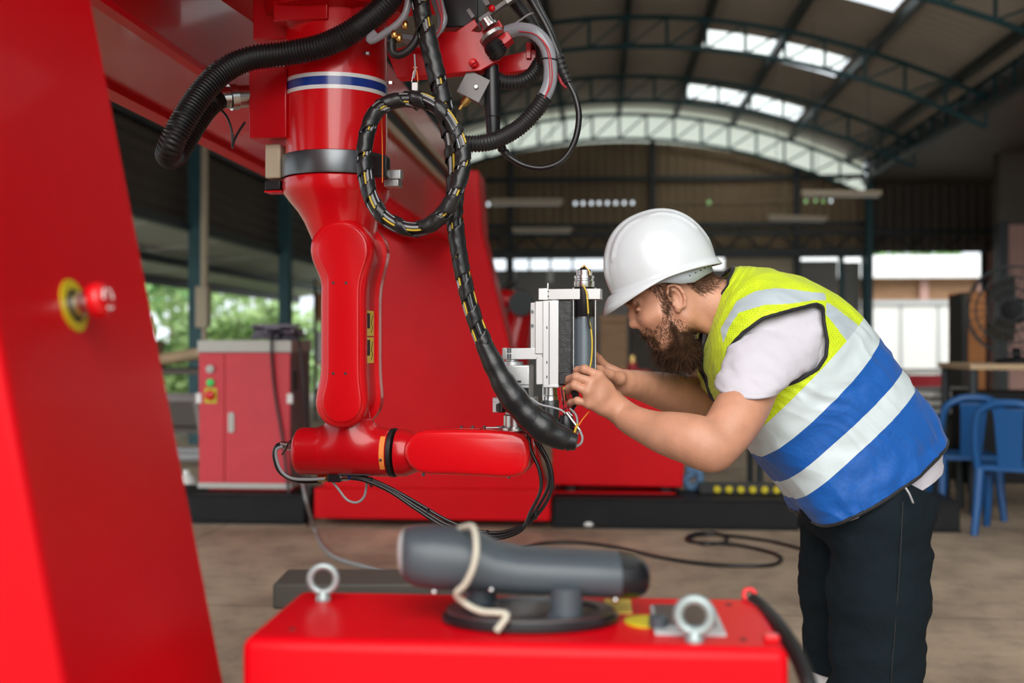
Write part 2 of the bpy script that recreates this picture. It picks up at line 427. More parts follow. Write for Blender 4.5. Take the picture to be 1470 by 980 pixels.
# left wall: ribbed dark sheet above the open side
def ribbed(axis, a0, a1, z0, z1, pitch, amp, fixed, horizontal):
    """a ribbed sheet standing in the plane axis = fixed"""
    m_ = MB(); K = []
    if horizontal:
        k = 0; z = z0
        while z <= z1 + 1e-6:
            K.append((z, amp if k % 2 else 0)); k += 1; z += pitch / 2
        for z, o in K:
            for a in (a0, a1): m_.v.append((fixed + o, a, z) if axis == 'u' else (a, fixed + o, z))
    else:
        k = 0; a = a0
        while a <= a1 + 1e-6:
            K.append((a, amp if k % 2 else 0)); k += 1; a += pitch / 2
        for a, o in K:
            for z in (z0, z1): m_.v.append((fixed + o, a, z) if axis == 'u' else (a, fixed + o, z))
    for i in range(len(K) - 1):
        m_.f.append((2*i, 2*i+1, 2*i+3, 2*i+2)); m_.mi.append(0)
    return m_
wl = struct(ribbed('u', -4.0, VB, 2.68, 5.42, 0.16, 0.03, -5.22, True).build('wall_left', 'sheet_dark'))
MB().box((-5.2, -4.0, 3.75), (-5.1, VB, 3.87)).build('girt', 'steel_dark', wl)
MB().box((-5.2, -4.0, 2.66), (-5.08, VB, 2.76)).build('girt', 'steel_dark', wl)
MB().box((-5.24, -4.0, 4.6), (-5.1, VB, 4.7)).build('girt', 'steel_teal', wl)
# back wall: ribbed brown sheet in bays, arched top, a slit of small light leaks
def zin(u): return zroof(u) - 0.62 - 0.16 * (1 - ((u - UC) / UH) ** 2)
wb = empty('wall_back'); wb['kind'] = 'structure'; wb.rotation_euler = HR
bay_u = [-5.2, -3.6, -2.0, -0.4, 1.2, 2.8, 4.4, 5.9]
ZSL = 4.42
for a, b in zip(bay_u, bay_u[1:]):
    m_ = MB(); k = 0; u = a; c = []
    while u <= b + 1e-6:
        c.append((u, 0.03 if k % 2 else 0)); k += 1; u += (b - a) / 16
    o0 = 0
    for (u, o) in c:
        m_.v += [(u, VB + o, 3.26), (u, VB + o, ZSL - .04)]
    for i in range(len(c) - 1): m_.f.append((2*i, 2*i+1, 2*i+3, 2*i+2)); m_.mi.append(0)
    o0 = len(m_.v)
    for (u, o) in c:
        m_.v += [(u, VB + o, ZSL + .04), (u, VB + o, max(ZSL + .05, zin(u)))]
    for i in range(len(c) - 1): m_.f.append((o0+2*i, o0+2*i+1, o0+2*i+3, o0+2*i+2)); m_.mi.append(0)
    m_.build('sheet', 'sheet_brown', wb)
# blocks closing the slit except at the leaks
def leak_px(xs): return [ux(x, VB) for x in xs]
leaks = leak_px([690, 701, 712, 722, 733, 750, 762, 773, 784, 796, 826, 837, 849, 860, 872, 884, 896, 908, 1018, 1157, 1171, 1182, 1193])
cur = -5.2; sb = MB()
for u in sorted(leaks):
    sb.box((cur, VB - .01, ZSL - .05), (u - .030, VB + .04, ZSL + .05)); cur = u + .030
sb.box((cur, VB - .01, ZSL - .05), (5.9, VB + .04, ZSL + .05))
sb.build('slit_filler', 'sheet_brown', wb)
for z in (3.9, 4.95):
    MB().box((-5.2, VB - .1, z - .05), (5.9, VB - .01, z + .05)).build('girt', 'steel_dark', wb)
for u in (-2.0, 1.2, 4.4):
    MB().box((u - .06, VB - .14, 0), (u + .06, VB - .02, zin(u))).build('column', 'steel_dark', wb)
# translucent gable band under the roof
m_ = MB(); U = [UC - UH + 2 * UH * i / 30 for i in range(31)]
for u in U: m_.v += [(u, VB + .06, zin(u) - .02), (u, VB + .06, zroof(u))]
for i in range(30): m_.f.append((2*i, 2*i+1, 2*i+3, 2*i+2)); m_.mi.append(0)
m_.build('gable_band', 'gable_sheet', wb)
# the horizontal truss over the back openings
t = empty('lintel_truss'); t['kind'] = 'structure'; t.rotation_euler = HR
MB().box((-5.2, VB-.3, 3.64), (9.0, VB-.2, 3.74)).build('top_chord', 'steel_dark', t)
MB().box((-5.2, VB-.3, 3.14), (5.95, VB-.2, 3.34)).build('bottom_chord', 'steel_dark', t)
u = -5.2
while u < 8.8:
    MB().cyl((u, VB-.25, 3.3), (u+.4, VB-.25, 3.68), .03, seg=5).build('diagonal', 'steel_dark', t)
    MB().cyl((u+.4, VB-.25, 3.68), (u+.8, VB-.25, 3.3), .03, seg=5).build('diagonal', 'steel_dark', t); u += .8
def wpanel(name, x0, x1, y0, y1, m, dv=0.0, par=wb):
    u0 = ux(x0, VB); u1 = ux(x1, VB); z1 = CAMZ - (y0 - 490) / FPX * VB; z0 = max(0, CAMZ - (y1 - 490) / FPX * VB)
    return MB().box((u0, VB + dv, z0), (u1, VB + dv + .05, z1)).build(name, m, par)
wpanel('panel', 530, 1040, 387, 640, 'panel_grey', .05)
wpanel('panel', 1040, 1141, 362, 640, 'panel_tan', .05)
wpanel('panel', 1149, 1203, 376, 640, 'panel_grey', .05)
wpanel('panel', 1211, 1236, 378, 640, 'panel_grey', .09)
for x in (1141, 1203, 1236): wpanel('column', x, x + 8, 362, 640, 'steel_teal', -.06)
for x in (697, 728, 760, 790, 822, 870, 955): wpanel('mullion', x - 1.6, x + 1.6, 362, 390, 'steel_dark', 0)
wpanel('window_strip_frame', 530, 700, 362, 390, 'sheet_brown', .02)
for (x, y1) in ((736, 425), (790, 405)):                      # white boards stand in for narrow upright slits of daylight
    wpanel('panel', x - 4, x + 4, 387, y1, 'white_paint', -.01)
# right bay: low roof, sheet wall above the opening, pink block wall
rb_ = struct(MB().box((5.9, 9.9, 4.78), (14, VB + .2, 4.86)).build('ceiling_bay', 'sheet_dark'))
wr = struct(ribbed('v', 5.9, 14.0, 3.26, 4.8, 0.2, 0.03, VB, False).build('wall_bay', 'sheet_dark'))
for x in (1236, 1252): pass
wpanel('door_jamb', 1240, 1252, 366, 640, 'white_paint', .06)
wpanel('column', 1407, 1416, 362, 640, 'steel_dark', -.06)
wpanel('panel', 1412, 1640, 362, 640, 'panel_pink', .05)
pk = struct(MB().box((7.46, 21.8, 0), (14, 22.0, 3.45)).build('wall_right', 'panel_pink'))
MB().box((7.40, 21.7, 0), (7.56, 22.05, 3.5)).build('corner_post', 'steel_dark', pk)
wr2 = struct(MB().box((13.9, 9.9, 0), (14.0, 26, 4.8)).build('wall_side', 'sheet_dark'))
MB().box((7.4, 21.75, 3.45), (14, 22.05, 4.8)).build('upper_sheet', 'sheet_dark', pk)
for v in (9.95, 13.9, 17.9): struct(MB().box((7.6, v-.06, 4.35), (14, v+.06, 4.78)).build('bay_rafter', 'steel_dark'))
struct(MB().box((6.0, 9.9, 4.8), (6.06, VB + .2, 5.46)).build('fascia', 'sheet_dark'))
wrn = struct(ribbed('u', -4.0, 9.9, 0.0, 5.4, 0.2, 0.03, 6.15, False).build('shade_wall_right', 'sheet_dark'))  # unseen dark sheet wall, added to keep light off right-facing sides
wfr = struct(MB().box((-5.2, -.08, 5.6), (6.2, -.02, 6.7)).build('shade_fascia', 'sheet_dark'))  # unseen board at the near roof end, added to cut the high sunlight
# hanging tube-lamp battens, switched off
def batten(x0, x1, y, d, rz, label):
    c = P((x0 + x1) / 2, y, d); L = (x1 - x0) / FPX * d
    t = empty('tube_lamp', c, rz, label, 'lamp', 'unlit tube lamps under the roof')
    MB().prism([(-.09, 0), (.09, 0), (.05, .07), (-.05, .07)], -L/2, L/2, 'x').build('housing', 'lamp_housing', t, bevel=.004)
    MB().cyl((-L/2+.03, 0, -.02), (L/2-.03, 0, -.02), .014, seg=8).build('tube', 'white_paint', t)
    for s in (-1, 1):
        wp = Matrix.Translation(c) @ Matrix.Rotation(rz, 4, 'Z') @ Vector((s*L*.35, 0, 0)); uu = wp.x*math.cos(YAW) - wp.y*math.sin(YAW)
        MB().cyl((s*L*.35, 0, .07), (s*L*.35, 0, zroof(uu) - .035 - c.z), .006, seg=5).build('rod', 'steel_dark', t)
batten(703, 808, 292, 17.5, 0, 'long tan tube lamp above, near the red gantry top')
batten(735, 821, 332, 21, 0, 'short tan tube lamp hanging just above the bright window strip')
batten(1150, 1264, 280, 17.5, 0, 'longest tan tube lamp at the right end of the arched wall')
batten(1098, 1190, 315, 20.5, R(14), 'tilted tan tube lamp above the yellow vest')
# ================================================================== outdoors
def leaf_cloud(c, r, n, size, seed, squash=1.0):
    rn = np.random.default_rng(seed); m_ = MB()
    d = rn.normal(size=(n, 3)); d /= np.linalg.norm(d, axis=1)[:, None]
    rad = rn.uniform(.45, 1.0, n) ** .5
    lump = 1 + .25 * np.sin(d[:, 0] * 5 + seed) * np.cos(d[:, 2] * 6) + .18 * np.sin(d[:, 1] * 9 + seed)
    pts = d * (rad * lump)[:, None] * np.array([r, r, r * squash]) + np.array(c)
    for k in range(n):
        a = rn.normal(size=3); a /= np.linalg.norm(a); b = np.cross(a, rn.normal(size=3)); b /= np.linalg.norm(b)
        s = size * rn.uniform(.6, 1.3); p = pts[k]
        m_.add([p - a*s, p + b*s*.45, p + a*s, p - b*s*.45], [(0,1,2,3)])
    return m_
def tree(u, v, h, r, n, seed, m, label, squash=1.0, size=.22):
    t = empty('tree', B(u, v, -.22), 0, label, 'tree', 'trees outside the open left side')
    pts = spline([(0,0,0), (.1,.05,h*.3), (-.05,.1,h*.62), (.05,0,h*.8)], 5)
    MB().tube(pts, [.16*(1-.6*i/len(pts)) for i in range(len(pts))], 8).build('trunk', 'bark', t, smooth=60)
    for k in range(3):
        a = k * 2.1 + seed; MB().tube([(0,0,h*.5), (math.cos(a)*r*.5, math.sin(a)*r*.5, h*.75)], [.07, .03], 6).build('branch', 'bark', t)
    leaf_cloud((0, 0, h * .72), r, n, size, seed, squash).build('crown', m, t)
tree(-11.0, 21, 5.2, 2.4, 2600, 1, 'leaf', 'dark green tree between the two nearest wall posts', .9)
tree(-12.5, 28, 6.5, 2.6, 2600, 2, 'leaf', 'tall green tree behind the dark wall post', .9)
tree(-13.5, 37, 6.5, 2.8, 2600, 3, 'leaf_light', 'bright yellow green tree in the far side opening')
tree(-16.0, 27, 7.5, 3.0, 2600, 4, 'leaf', 'tall pale tree nearest the red gantry leg', .9)
tree(-17, 44, 7.5, 3.0, 2400, 5, 'leaf_light', 'far light green tree beside the red arm')
def bush(u, v, r, n, seed, m, label):
    o = leaf_cloud((0, 0, r * .8), r, n, .17, seed).build('bush', m, None, loc=B(u, v, -.22))
    tag(o, label, 'bush', 'bushes outside the open left side')
bush(-8.6, 24.5, 1.15, 2000, 11, 'leaf_light', 'sunlit pale green bush above the red cabinet')
bush(-8.4, 27.2, 1.25, 2000, 12, 'leaf_light', 'sunlit light bush next to the far wall post')
bush(-8.2, 18.0, .95, 1500, 13, 'leaf', 'dark green bush between red gantry and wall post')
bush(-9.5, 33.0, 1.5, 1500, 14, 'leaf_light', 'yellow green bush between far post and robot arm')
# low house with a pinkish roof behind the trees
h = empty('house', B(-21.5, 26, -.22), -YAW, 'low white house with faded pink roof behind the trees', 'building')
MB().box((-3.5, -9, 0), (1.0, 14, 2.6)).build('wall', 'white_paint', h)
MB().prism([(-4.2, 2.5), (1.9, 2.25), (-1.2, 3.5)], -9.6, 14.6, 'y').build('roof', 'roof_red', h)
for v in (-5, -1, 3, 7): MB().box((1.0, v-.6, .9), (1.05, v+.6, 1.6)).build('window', 'steel_dark', h)
# awning outside the left wall
aw = empty('awning', B(-5.3, 15, 0), -YAW, 'grey sheet awning on posts outside the left wall', 'awning')
for k in range(8):
    v0 = -6.5 + k * 2.6
    MB().add([(0, v0, 2.80), (0, v0+2.56, 2.80), (-2.6, v0+2.56, 2.42), (-2.6, v0, 2.42), (0, v0, 2.83), (0, v0+2.56, 2.83), (-2.6, v0+2.56, 2.45), (-2.6, v0, 2.45)], [(0,1,2,3),(7,6,5,4),(0,4,5,1),(1,5,6,2),(2,6,7,3),(3,7,4,0)]).build('sheet', 'awning', aw)
MB().box((-2.58, -6.5, 2.28), (-2.48, 14.2, 2.42)).build('rafter', 'steel_dark', aw)
MB().box((-1.3, -6.5, 2.45), (-1.22, 14.2, 2.58)).build('rafter', 'steel_dark', aw)
for v in (-4, 1.5, 7.0, 12.5): MB().cyl((-2.53, v, -.22), (-2.53, v, 2.3), .04, seg=8).build('post', 'zinc', aw)
# white building beyond the back opening
b = empty('annex_building', B(7.6, 35, -.22), -YAW, 'white building with dark veranda seen through the back opening', 'building')
for k in range(8):
    u0 = -4 + k * 1.1; MB().box((u0, 0, 0), (u0 + 1.02, .15, 2.6)).build('wall_panel', 'white_paint', b)
for k in range(9):
    u0 = -4.04 + k * 1.1; MB().box((u0 - .06, -.05, 0), (u0 + .02, .1, 2.66)).build('post', 'grey_light', b)
MB().box((-4, -.1, 2.6), (4.8, .1, 2.74)).build('beam', 'grey_light', b)
MB().box((-4, .5, 2.7), (4.8, .7, 3.6)).build('veranda_wall', 'wood', b)  # brown wall set back behind the veranda struts
for k in range(5): MB().box((-3.0 + k*1.7, .3, 2.74), (-2.75 + k*1.7, .42, 3.4)).build('strut', 'panel_pink', b)
MB().add([(-4.3,-.2,3.40),(5.1,-.2,3.40),(5.1,1.6,4.15),(-4.3,1.6,4.15),(-4.3,-.2,3.46),(5.1,-.2,3.46),(5.1,1.6,4.21),(-4.3,1.6,4.21)],[(0,3,2,1),(4,5,6,7),(0,1,5,4),(1,2,6,5),(2,3,7,6),(3,0,4,7)]).build('roof', 'white_paint', b)
for k, (u, v, hh, rr) in enumerate(((4.6, 44, 6.6, 2.3), (8.2, 46, 6.8, 2.4), (11.6, 44, 6.6, 2.3))):
    t = empty('tree', B(u, v, -.22), 0, ['green treetop over the white building, beside the teal column', 'green treetop over the middle of the white building roof', 'green treetop over the white building, by the pink wall'][k], 'tree', 'trees behind the white building')
    MB().tube([(0,0,0),(.1,0,2),(0,.1,4.2)], [.16,.13,.08], 8).build('trunk', 'bark', t)
    leaf_cloud((0,0,hh*.75), rr, 1500, .24, 30+k).build('crown', 'leaf', t)
# ================================================================== the gantry (hall coordinates)
g = empty('gantry', (0, 0, 0), -YAW, 'big glossy red gantry frame with tapering legs and overhead beam', 'gantry')
def leg_poly(slope, l0):
    def Lr(z): return l0 + slope * (z - CAMZ)
    return [(-Lr(0.06), .06), (-.81, 2.02), (-.81, 2.40), (-1.48, 2.40), (-1.48, 2.02), (-1.96, .06)]
# rear leg
MB().prism([(-.345, .14), (-.80, 2.02), (-.83, 2.46), (-1.50, 2.46), (-1.50, 2.02), (-1.95, .14)], 7.80, 8.22, 'y').build('leg', 'red', g, bevel=.012)
MB().box((-1.96, 7.72, .06), (-.33, 8.30, .27)).build('base', 'red', g, bevel=.01)
MB().box((-.829, 7.86, 2.20), (-.825, 7.97, 2.26)).build('slot', 'print_black', g)
# front leg
def Lf(z): return .58 + .2 * (z - CAMZ)
MB().prism([(-Lf(.14), .14), (-Lf(2.5), 2.5), (-1.48, 2.5), (-1.50, 2.02), (-1.95, .14)], 1.06, 1.463, 'y').build('leg', 'red', g, bevel=.008)
MB().box((-1.96, .98, .0), (-.30, 1.54, .14)).build('base', 'black_paint', g, bevel=.01)
# beam: hollow section with lips, rails on the side towards the robot
bm_ = MB().box((-1.35, 1.2, 1.98), (-1.01, 8.1, 2.62)).build('beam', 'red_deep', g, bevel=.008)
MB().box((-1.38, 1.3, 1.962), (-1.32, 8.1, 1.985)).build('lip', 'red', bm_)
MB().box((-1.035, 1.3, 1.967), (-1.003, 8.1, 1.982)).build('lip', 'red', bm_)
for z in (2.28, 2.40):
    MB().box((-1.01, 1.5, z), (-.985, 7.8, z + .042)).build('rail', 'rail_tan', bm_)
MB().box((-1.01, 1.5, 2.335), (-.998, 7.8, 2.388)).build('rail_slot', 'black_paint', bm_)
# emergency stop on the front leg
ve = 1.235; ze = CAMZ - (437 - 490) / FPX * ve; ue = -Lf(ze)
nx = Vector((1, 0, .2)).normalized(); Me = nx.to_track_quat('Z', 'Y').to_matrix()
es = MB().lathe([(.012, 0), (.030, 0), (.030, .002), (.012, .002)], (ue, ve, ze), M=Me, seg=40).build('emergency_plate', 'yellow', g, smooth=40)
MB().lathe([(.013, .002), (.019, .002), (.019, .0032), (.013, .0032)], (ue, ve, ze), M=Me).build('print_ring', 'print_black', es, smooth=40)
MB().lathe([(.014, .0), (.014, .012), (.011, .014), (.011, .024)], (ue, ve, ze), M=Me).build('collar', 'metal', es, smooth=40)
eb = MB().lathe([(.011, .020), (.0195, .024), (.0205, .032), (.019, .038), (.014, .0405), (.001, .041)], (ue, ve, ze), M=Me, seg=40).build('emergency_button', 'red_robot', g, smooth=50)
for k in range(3):
    a0 = k * 2.1
    pts = [Vector(((.012)*math.cos(a0 + t*.22), .012*math.sin(a0 + t*.22), .0415)) for t in range(6)]
    MB().tube([Me @ p + Vector((ue, ve, ze)) for p in pts], .0012, 6).build('arrow', 'white_paint', eb)
# ================================================================== black floor rails behind
def rail(x0, x1, name, label):
    u0 = ux(x0, 8.0); u1 = ux(x1, 8.0)
    t = empty(name, B((u0+u1)/2, 8.0, 0), -YAW, label, 'floor rail'); L = (u1 - u0) / 2
    MB().box((-L, -.16, 0), (L, -.12, .2)).build('web', 'black_paint', t, bevel=.004)
    MB().box((-L, -.17, .185), (L, .35, .205)).build('top_flange', 'black_paint', t, bevel=.004)
    MB().box((-L, -.19, 0), (L, .35, .015)).build('bottom_flange', 'black_paint', t)
    k = -L + .2
    while k < L: MB().box((k, -.12, .015), (k+.02, .3, .185)).build('stiffener', 'black_paint', t); k += 1.0
rail(205, 445, 'floor_rail', 'black steel floor rail under the red cabinet')
rail(795, 1140, 'floor_rail', 'long black steel floor rail beneath the second red machine')
rail(1146, 1368, 'floor_rail', 'black steel floor rail emerging behind the worker\'s trousers')
# second machine: red cast base with sloping end, standing on the rail
m2 = empty('red_machine', B(ux(890, 8.3), 8.3, .2), -YAW, 'red machine base with sloping side behind the worker\'s forearms', 'machine')
s = 8.3 / FPX
def q(x, y): return ((x - 890) * s, CAMZ - .2 - (y - 490) * s)
MB().prism([q(795, 690), q(795, 532), q(934, 532), q(978, 655), q(975, 692)], -.25, .5, 'y').build('housing', 'red', m2, bevel=.012)
MB().prism([q(795, 716), q(795, 700), q(966, 700), q(966, 716)], -.22, .5, 'y').build('plinth', 'red', m2, bevel=.006)
for x in (820, 955): MB().cyl((q(x,0)[0], -.1, q(0,700)[1]), (q(x,0)[0], -.1, q(0,690)[1]), .06, seg=12).build('foot', 'black_rubber', m2)
# energy chain with yellow rollers
ch = empty('cable_chain', B(ux(1070, 8.15), 8.15, .206), -YAW, 'black cable chain with yellow rollers lying on the floor rail', 'cable chain')
s = 8.15 / FPX
MB().box((-66*s, -.06, 0), (72*s, .06, .075)).build('body', 'black_plastic', ch, bevel=.006)
for k in range(8): MB().lathe([(.001, 0), (.026, 0), (.026, .02), (.018, .028), (.001, .028)], ((-41 + k*16.5)*s, -.06, .035), 'y', 14, M=Matrix.Scale(-1, 3, Vector((0,1,0)))).build('roller', 'yellow', ch, smooth=40)
# ================================================================== the robot arm
TH = R(10); AX = P(483, 490, 2.75)
EX = Vector((math.cos(TH), -math.sin(TH), 0)); EY = Vector((math.sin(TH), math.cos(TH), 0))
rob = empty('robot_arm', (AX.x, AX.y, 0), -TH, 'glossy red jointed robot arm hanging from the gantry', 'robot')
def RP(x, y, off=0.0):
    """robot coordinates of the point where the pixel's sight line meets the plane local y = off"""
    d = Vector(((x - 735) / FPX, 1, -(y - 490) / FPX)); o = Vector((0, 0, CAMZ)) - Vector((AX.x, AX.y, 0))
    t = (off - o.dot(EY)) / d.dot(EY); p = o + d * t
    return Vector((p.dot(EX), off, p.z))
def RL(pts, off=0.0): return [RP(p[0], p[1], p[2] if len(p) > 2 else off) for p in pts]
def poly_off(pts, off): return [(q_.x, q_.z) for q_ in RL(pts, off)]
# base column
cl = MB().lathe([(.10, 2.12), (.118, 2.09), (.122, 2.06), (.122, 1.725)], seg=64).build('base_column', 'red_robot', rob, smooth=40)
for (z0, z1, mm) in ((1.894, 1.903, 'stripe_white'), (1.874, 1.894, 'stripe_blue'), (1.865, 1.874, 'stripe_white')):
    MB().lathe([(.1205, z0), (.1228, z0), (.1228, z1), (.1205, z1)], seg=64).build('stripe', mm, cl, smooth=40)
MB().lathe([(.119, 1.671), (.1285, 1.671), (.1295, 1.675), (.1295, 1.719), (.1285, 1.723), (.119, 1.723)], seg=64).build('joint_band', 'metal_dark', rob, smooth=30)
sh = MB()
def srect(cx, cy, a, b, z, p=2.0, n=48):
    out = []
    for i in range(n):
        t = 2*math.pi*i/n; c, s_ = math.cos(t), math.sin(t)
        out.append(Vector((cx + a*abs(c)**(2/p)*(1 if c > 0 else -1), cy + b*abs(s_)**(2/p)*(1 if s_ > 0 else -1), z)))
    return out
sh.rings([srect(0,0,.12,.12,1.672), srect(0,0,.128,.128,1.666), srect(0,0,.129,.129,1.645), srect(.001,0,.126,.125,1.632), srect(.004,0,.113,.112,1.612), srect(.008,0,.097,.10,1.59,2.2),
          srect(.012,0,.084,.092,1.565,2.4), srect(.016,0,.076,.085,1.54,2.6), srect(.020,0,.062,.07,1.50,2.8), srect(.022,0,.050,.06,1.45,2.8)])
sh.build('shoulder', 'red_robot', rob, smooth=50)
# upper arm: two dog-bone covers and a recessed spine
def dogbone(c1, r1, c2, r2, wl, wr, n=16, fl=26):
    """outline in pixels: disc c1 above, disc c2 below, waist between x = wl and wr, with soft shoulders"""
    out = []
    for i in range(2*n + 1):                       # over the top from right to left
        a = R(-25 + 230 * i / (2*n)); out.append((c1[0] + r1*math.cos(a), c1[1] - r1*math.sin(a)))
    out += [(wl + 2, c1[1] + r1*1.02), (wl, c1[1] + r1*1.35), (wl, (c1[1]+c2[1])/2), (wl, c2[1] - r2*1.15), (wl - 2, c2[1] - r2*.8)]
    for i in range(2*n + 1):
        a = R(165 + 210 * i / (2*n)); out.append((c2[0] + r2*math.cos(a), c2[1] - r2*math.sin(a)))
    out += [(wr + 1, c2[1] - r2*.8), (wr, c2[1] - r2*1.15), (wr, (c1[1]+c2[1])/2), (wr, c1[1] + r1*1.35), (wr + 2, c1[1] + r1*1.02)]
    p_ = [Vector((a, b, 0)) for a, b in out]; p_ = resample(p_ + [p_[0]], 4.0)[:-1]
    for _ in range(14): p_ = [(p_[i-1] + p_[i]*2 + p_[(i+1) % len(p_)])/4 for i in range(len(p_))]
    return [(q.x, q.y) for q in p_]
def inset(poly, d):
    n = len(poly); out = []; A = sum(poly[i][0]*poly[(i+1)%n][1] - poly[(i+1)%n][0]*poly[i][1] for i in range(n)); s_ = 1 if A > 0 else -1
    for i in range(n):
        p0, p1, p2 = Vector(poly[i-1]), Vector(poly[i]), Vector(poly[(i+1) % n])
        t = (p2 - p0).normalized(); nn = Vector((-t.y, t.x)) * s_; out.append(tuple(p1 + nn * d))
    return out
def cover(poly, y_face, y_root, rb, name, m, par, n=6):
    """a shell whose face rounds over to its sides; poly in (x, z)"""
    s_ = 1 if y_root > y_face else -1; rs = []
    rs.append([Vector((a, y_root, b)) for a, b in poly])
    for k in range(n + 1):
        a = math.pi/2 * k / n
        pl = inset(poly, rb * (1 - math.cos(a))); y = y_face + s_ * rb * (1 - math.sin(a))
        rs.append([Vector((p[0], y, p[1])) for p in pl])
    pl = inset(poly, rb * 1.0 + .002); rs.append([Vector((p[0], y_face - s_*.0005, p[1])) for p in pl])
    return MB().rings(rs).build(name, m, par, smooth=40)
D1 = dogbone((492, 358), 46, (491, 578), 38, 462, 525)
front = cover(poly_off(D1, -.07), -.092, -.058, .020, 'front_cover', 'red_robot', rob)
Dl = dogbone((492, 358), 38, (491, 578), 30, 470, 516)
cover(poly_off(Dl, -.09), -.0955, -.085, .004, 'raised_panel', 'red_robot', front)
back = [(x, z) for x, z in poly_off(D1, -.07)]
cover(back, .078, .034, .018, 'back_cover', 'red_robot', rob)
Dc = dogbone((492, 362), 40, (491, 574), 31, 468, 519)
MB().prism(poly_off(Dc, -.07), -.062, .038, 'y').build('spine', 'red_deep', rob, smooth=40)
for (x, y) in ((478.5, 406), (497, 406), (478.5, 536), (496, 536)):
    c = RP(x, y, -.0955); MB().lathe([(.0035, -.0965), (.0035, -.0945), (.0018, -.0945), (.0018, -.0955)], (c.x, 0, c.z), 'y', 12).build('screw', 'metal_dark', front)
# labels on the spine side
xs_ = RP(519, 450, -.07).x + .0006
for (y0, y1) in ((446, 482), (484, 521)):
    z1 = RP(540, y0, -.01).z; z0 = RP(540, y1, -.01).z
    lb = MB().box((xs_, -.040, z0), (xs_ + .0012, .022, z1)).build('warning_label', 'label_yellow', rob)
    MB().box((xs_ + .001, -.036, z0 + .018), (xs_ + .0018, -.010, z1 - .006)).build('print', 'print_black', lb)
    MB().tube([(xs_ + .0016, .000, z0 + .008), (xs_ + .0016, .010, z0 + .02), (xs_ + .0016, .001, z0 + .032), (xs_ + .0016, .012, z1 - .010)], .0011, 5).build('print', 'print_black', lb)
# elbow housing
ea = RP(427, 647).z; x0 = RP(427, 647).x; x1 = RP(563, 647).x; re_ = .0575
xc = RP(510, 600).x
fe_ = Field((x0 - .03, -.09, ea - .09), (x1 + .02, .09, ea + .16), .0026)
fe_.rod((x0, 0, ea), (x1, 0, ea), re_, .014)
fe_.ell((xc - .012, -.008, ea + .07), (.052, .048, .08), k=.045)
V_, F_ = fe_.mesh(); el = MB(); el.v = [tuple(p) for p in V_]; el.f = [tuple(f) for f in F_]; el.mi = [0]*len(F_); el = el.build('elbow_housing', 'red_deep', rob, smooth=180)
xs1 = RP(466, 647).x
MB().lathe([(re_ - .002, xs1), (re_ + .0006, xs1), (re_ + .0006, xs1 + .0012), (re_ - .002, xs1 + .0012)], (0, 0, ea), 'x', 64).build('seam', 'red_robot', el)
MB().lathe([(.05, x1 - .001), (.0585, x1 - .001), (.0588, x1 + .004), (.0585, x1 + .009), (.05, x1 + .009)], (0, 0, ea), 'x', 64).build('seal_ring', 'black_rubber', rob, smooth=40)
xl0 = RP(553.5, 647).x; xl1 = RP(560.5, 647).x
ol = MB(); rs = []
for x in (xl0, xl1): rs.append([Vector((x, -(re_ + .0008)*math.cos(R(a)), ea + (re_ + .0008)*math.sin(R(a)))) for a in range(-38, 47, 6)])
ol.rings(rs, cap=False, closed=False); olb = ol.build('warning_label', 'label_orange', rob, smooth=60)
for a in (-20, 26):
    MB().prism([(-.006, 0), (.006, 0), (0, .012)], -(re_ + .0015), -(re_ + .001), 'y', M=Matrix.Translation(((xl0+xl1)/2, 0, ea)) @ Matrix.Rotation(R(a), 4, 'X') @ Matrix.Scale(.6, 4) ).build('print', 'print_black', olb)
c = RP(546.5, 660, -.055); MB().lathe([(.002, -.0010), (.0035, -.0010), (.0035, .004), (.002, .004)], (c.x, -.0565, c.z), 'y', 12).build('screw', 'metal_dark', el)
# forearm
xf0 = RP(571, 650).x; xf1 = RP(758, 650).x
MB().lathe([(.05, xf0), (.056, xf0 + .002), (.056, xf0 + .02), (.044, xf0 + .05), (.038, xf0 + .06)], (0, 0, ea), 'x', 48).build('forearm_flange', 'red_deep', rob, smooth=50)
fo = [(p[0], p[1]) for p in poly_off([(612, 617), (650, 616.5), (700, 617), (738, 619), (752, 624), (759, 634), (761, 651), (759, 668), (752, 679), (738, 684), (720, 685), (700, 683.5), (650, 681), (616, 680.5), (600, 677), (588, 668), (581, 656), (579.5, 648), (581, 638), (588, 627), (600, 619.5)], -.05)]
ff = cover(fo, -.062, -.02, .014, 'forearm_cover', 'red_robot', rob)
cover(fo, .050, .008, .014, 'forearm_cover', 'red_robot', rob)
MB().prism(inset(fo, .004), -.022, .01, 'y').build('forearm_core', 'red_deep', rob, smooth=50)
for (x, y) in ((607, 681), (730, 684)):
    c = RP(x, y, -.045); MB().lathe([(.004, -.004), (.004, .003)], (c.x, -.04, c.z), 'z', 10).build('screw', 'metal_dark', ff)
pt = RP(660, 616, -.01); MB().box((pt.x - .06, -.018, pt.z - .002), (pt.x + .05, .004, pt.z + .0035)).build('top_plate', 'red_deep', ff, bevel=.001)
for x in (662, 678, 695, 715):
    c = RP(x, 613.5, -.01); MB().lathe([(.004, -.002), (.004, .003), (.002, .0042)], (c.x, -.006, c.z), 'z', 10).build('screw', 'metal_dark', ff)
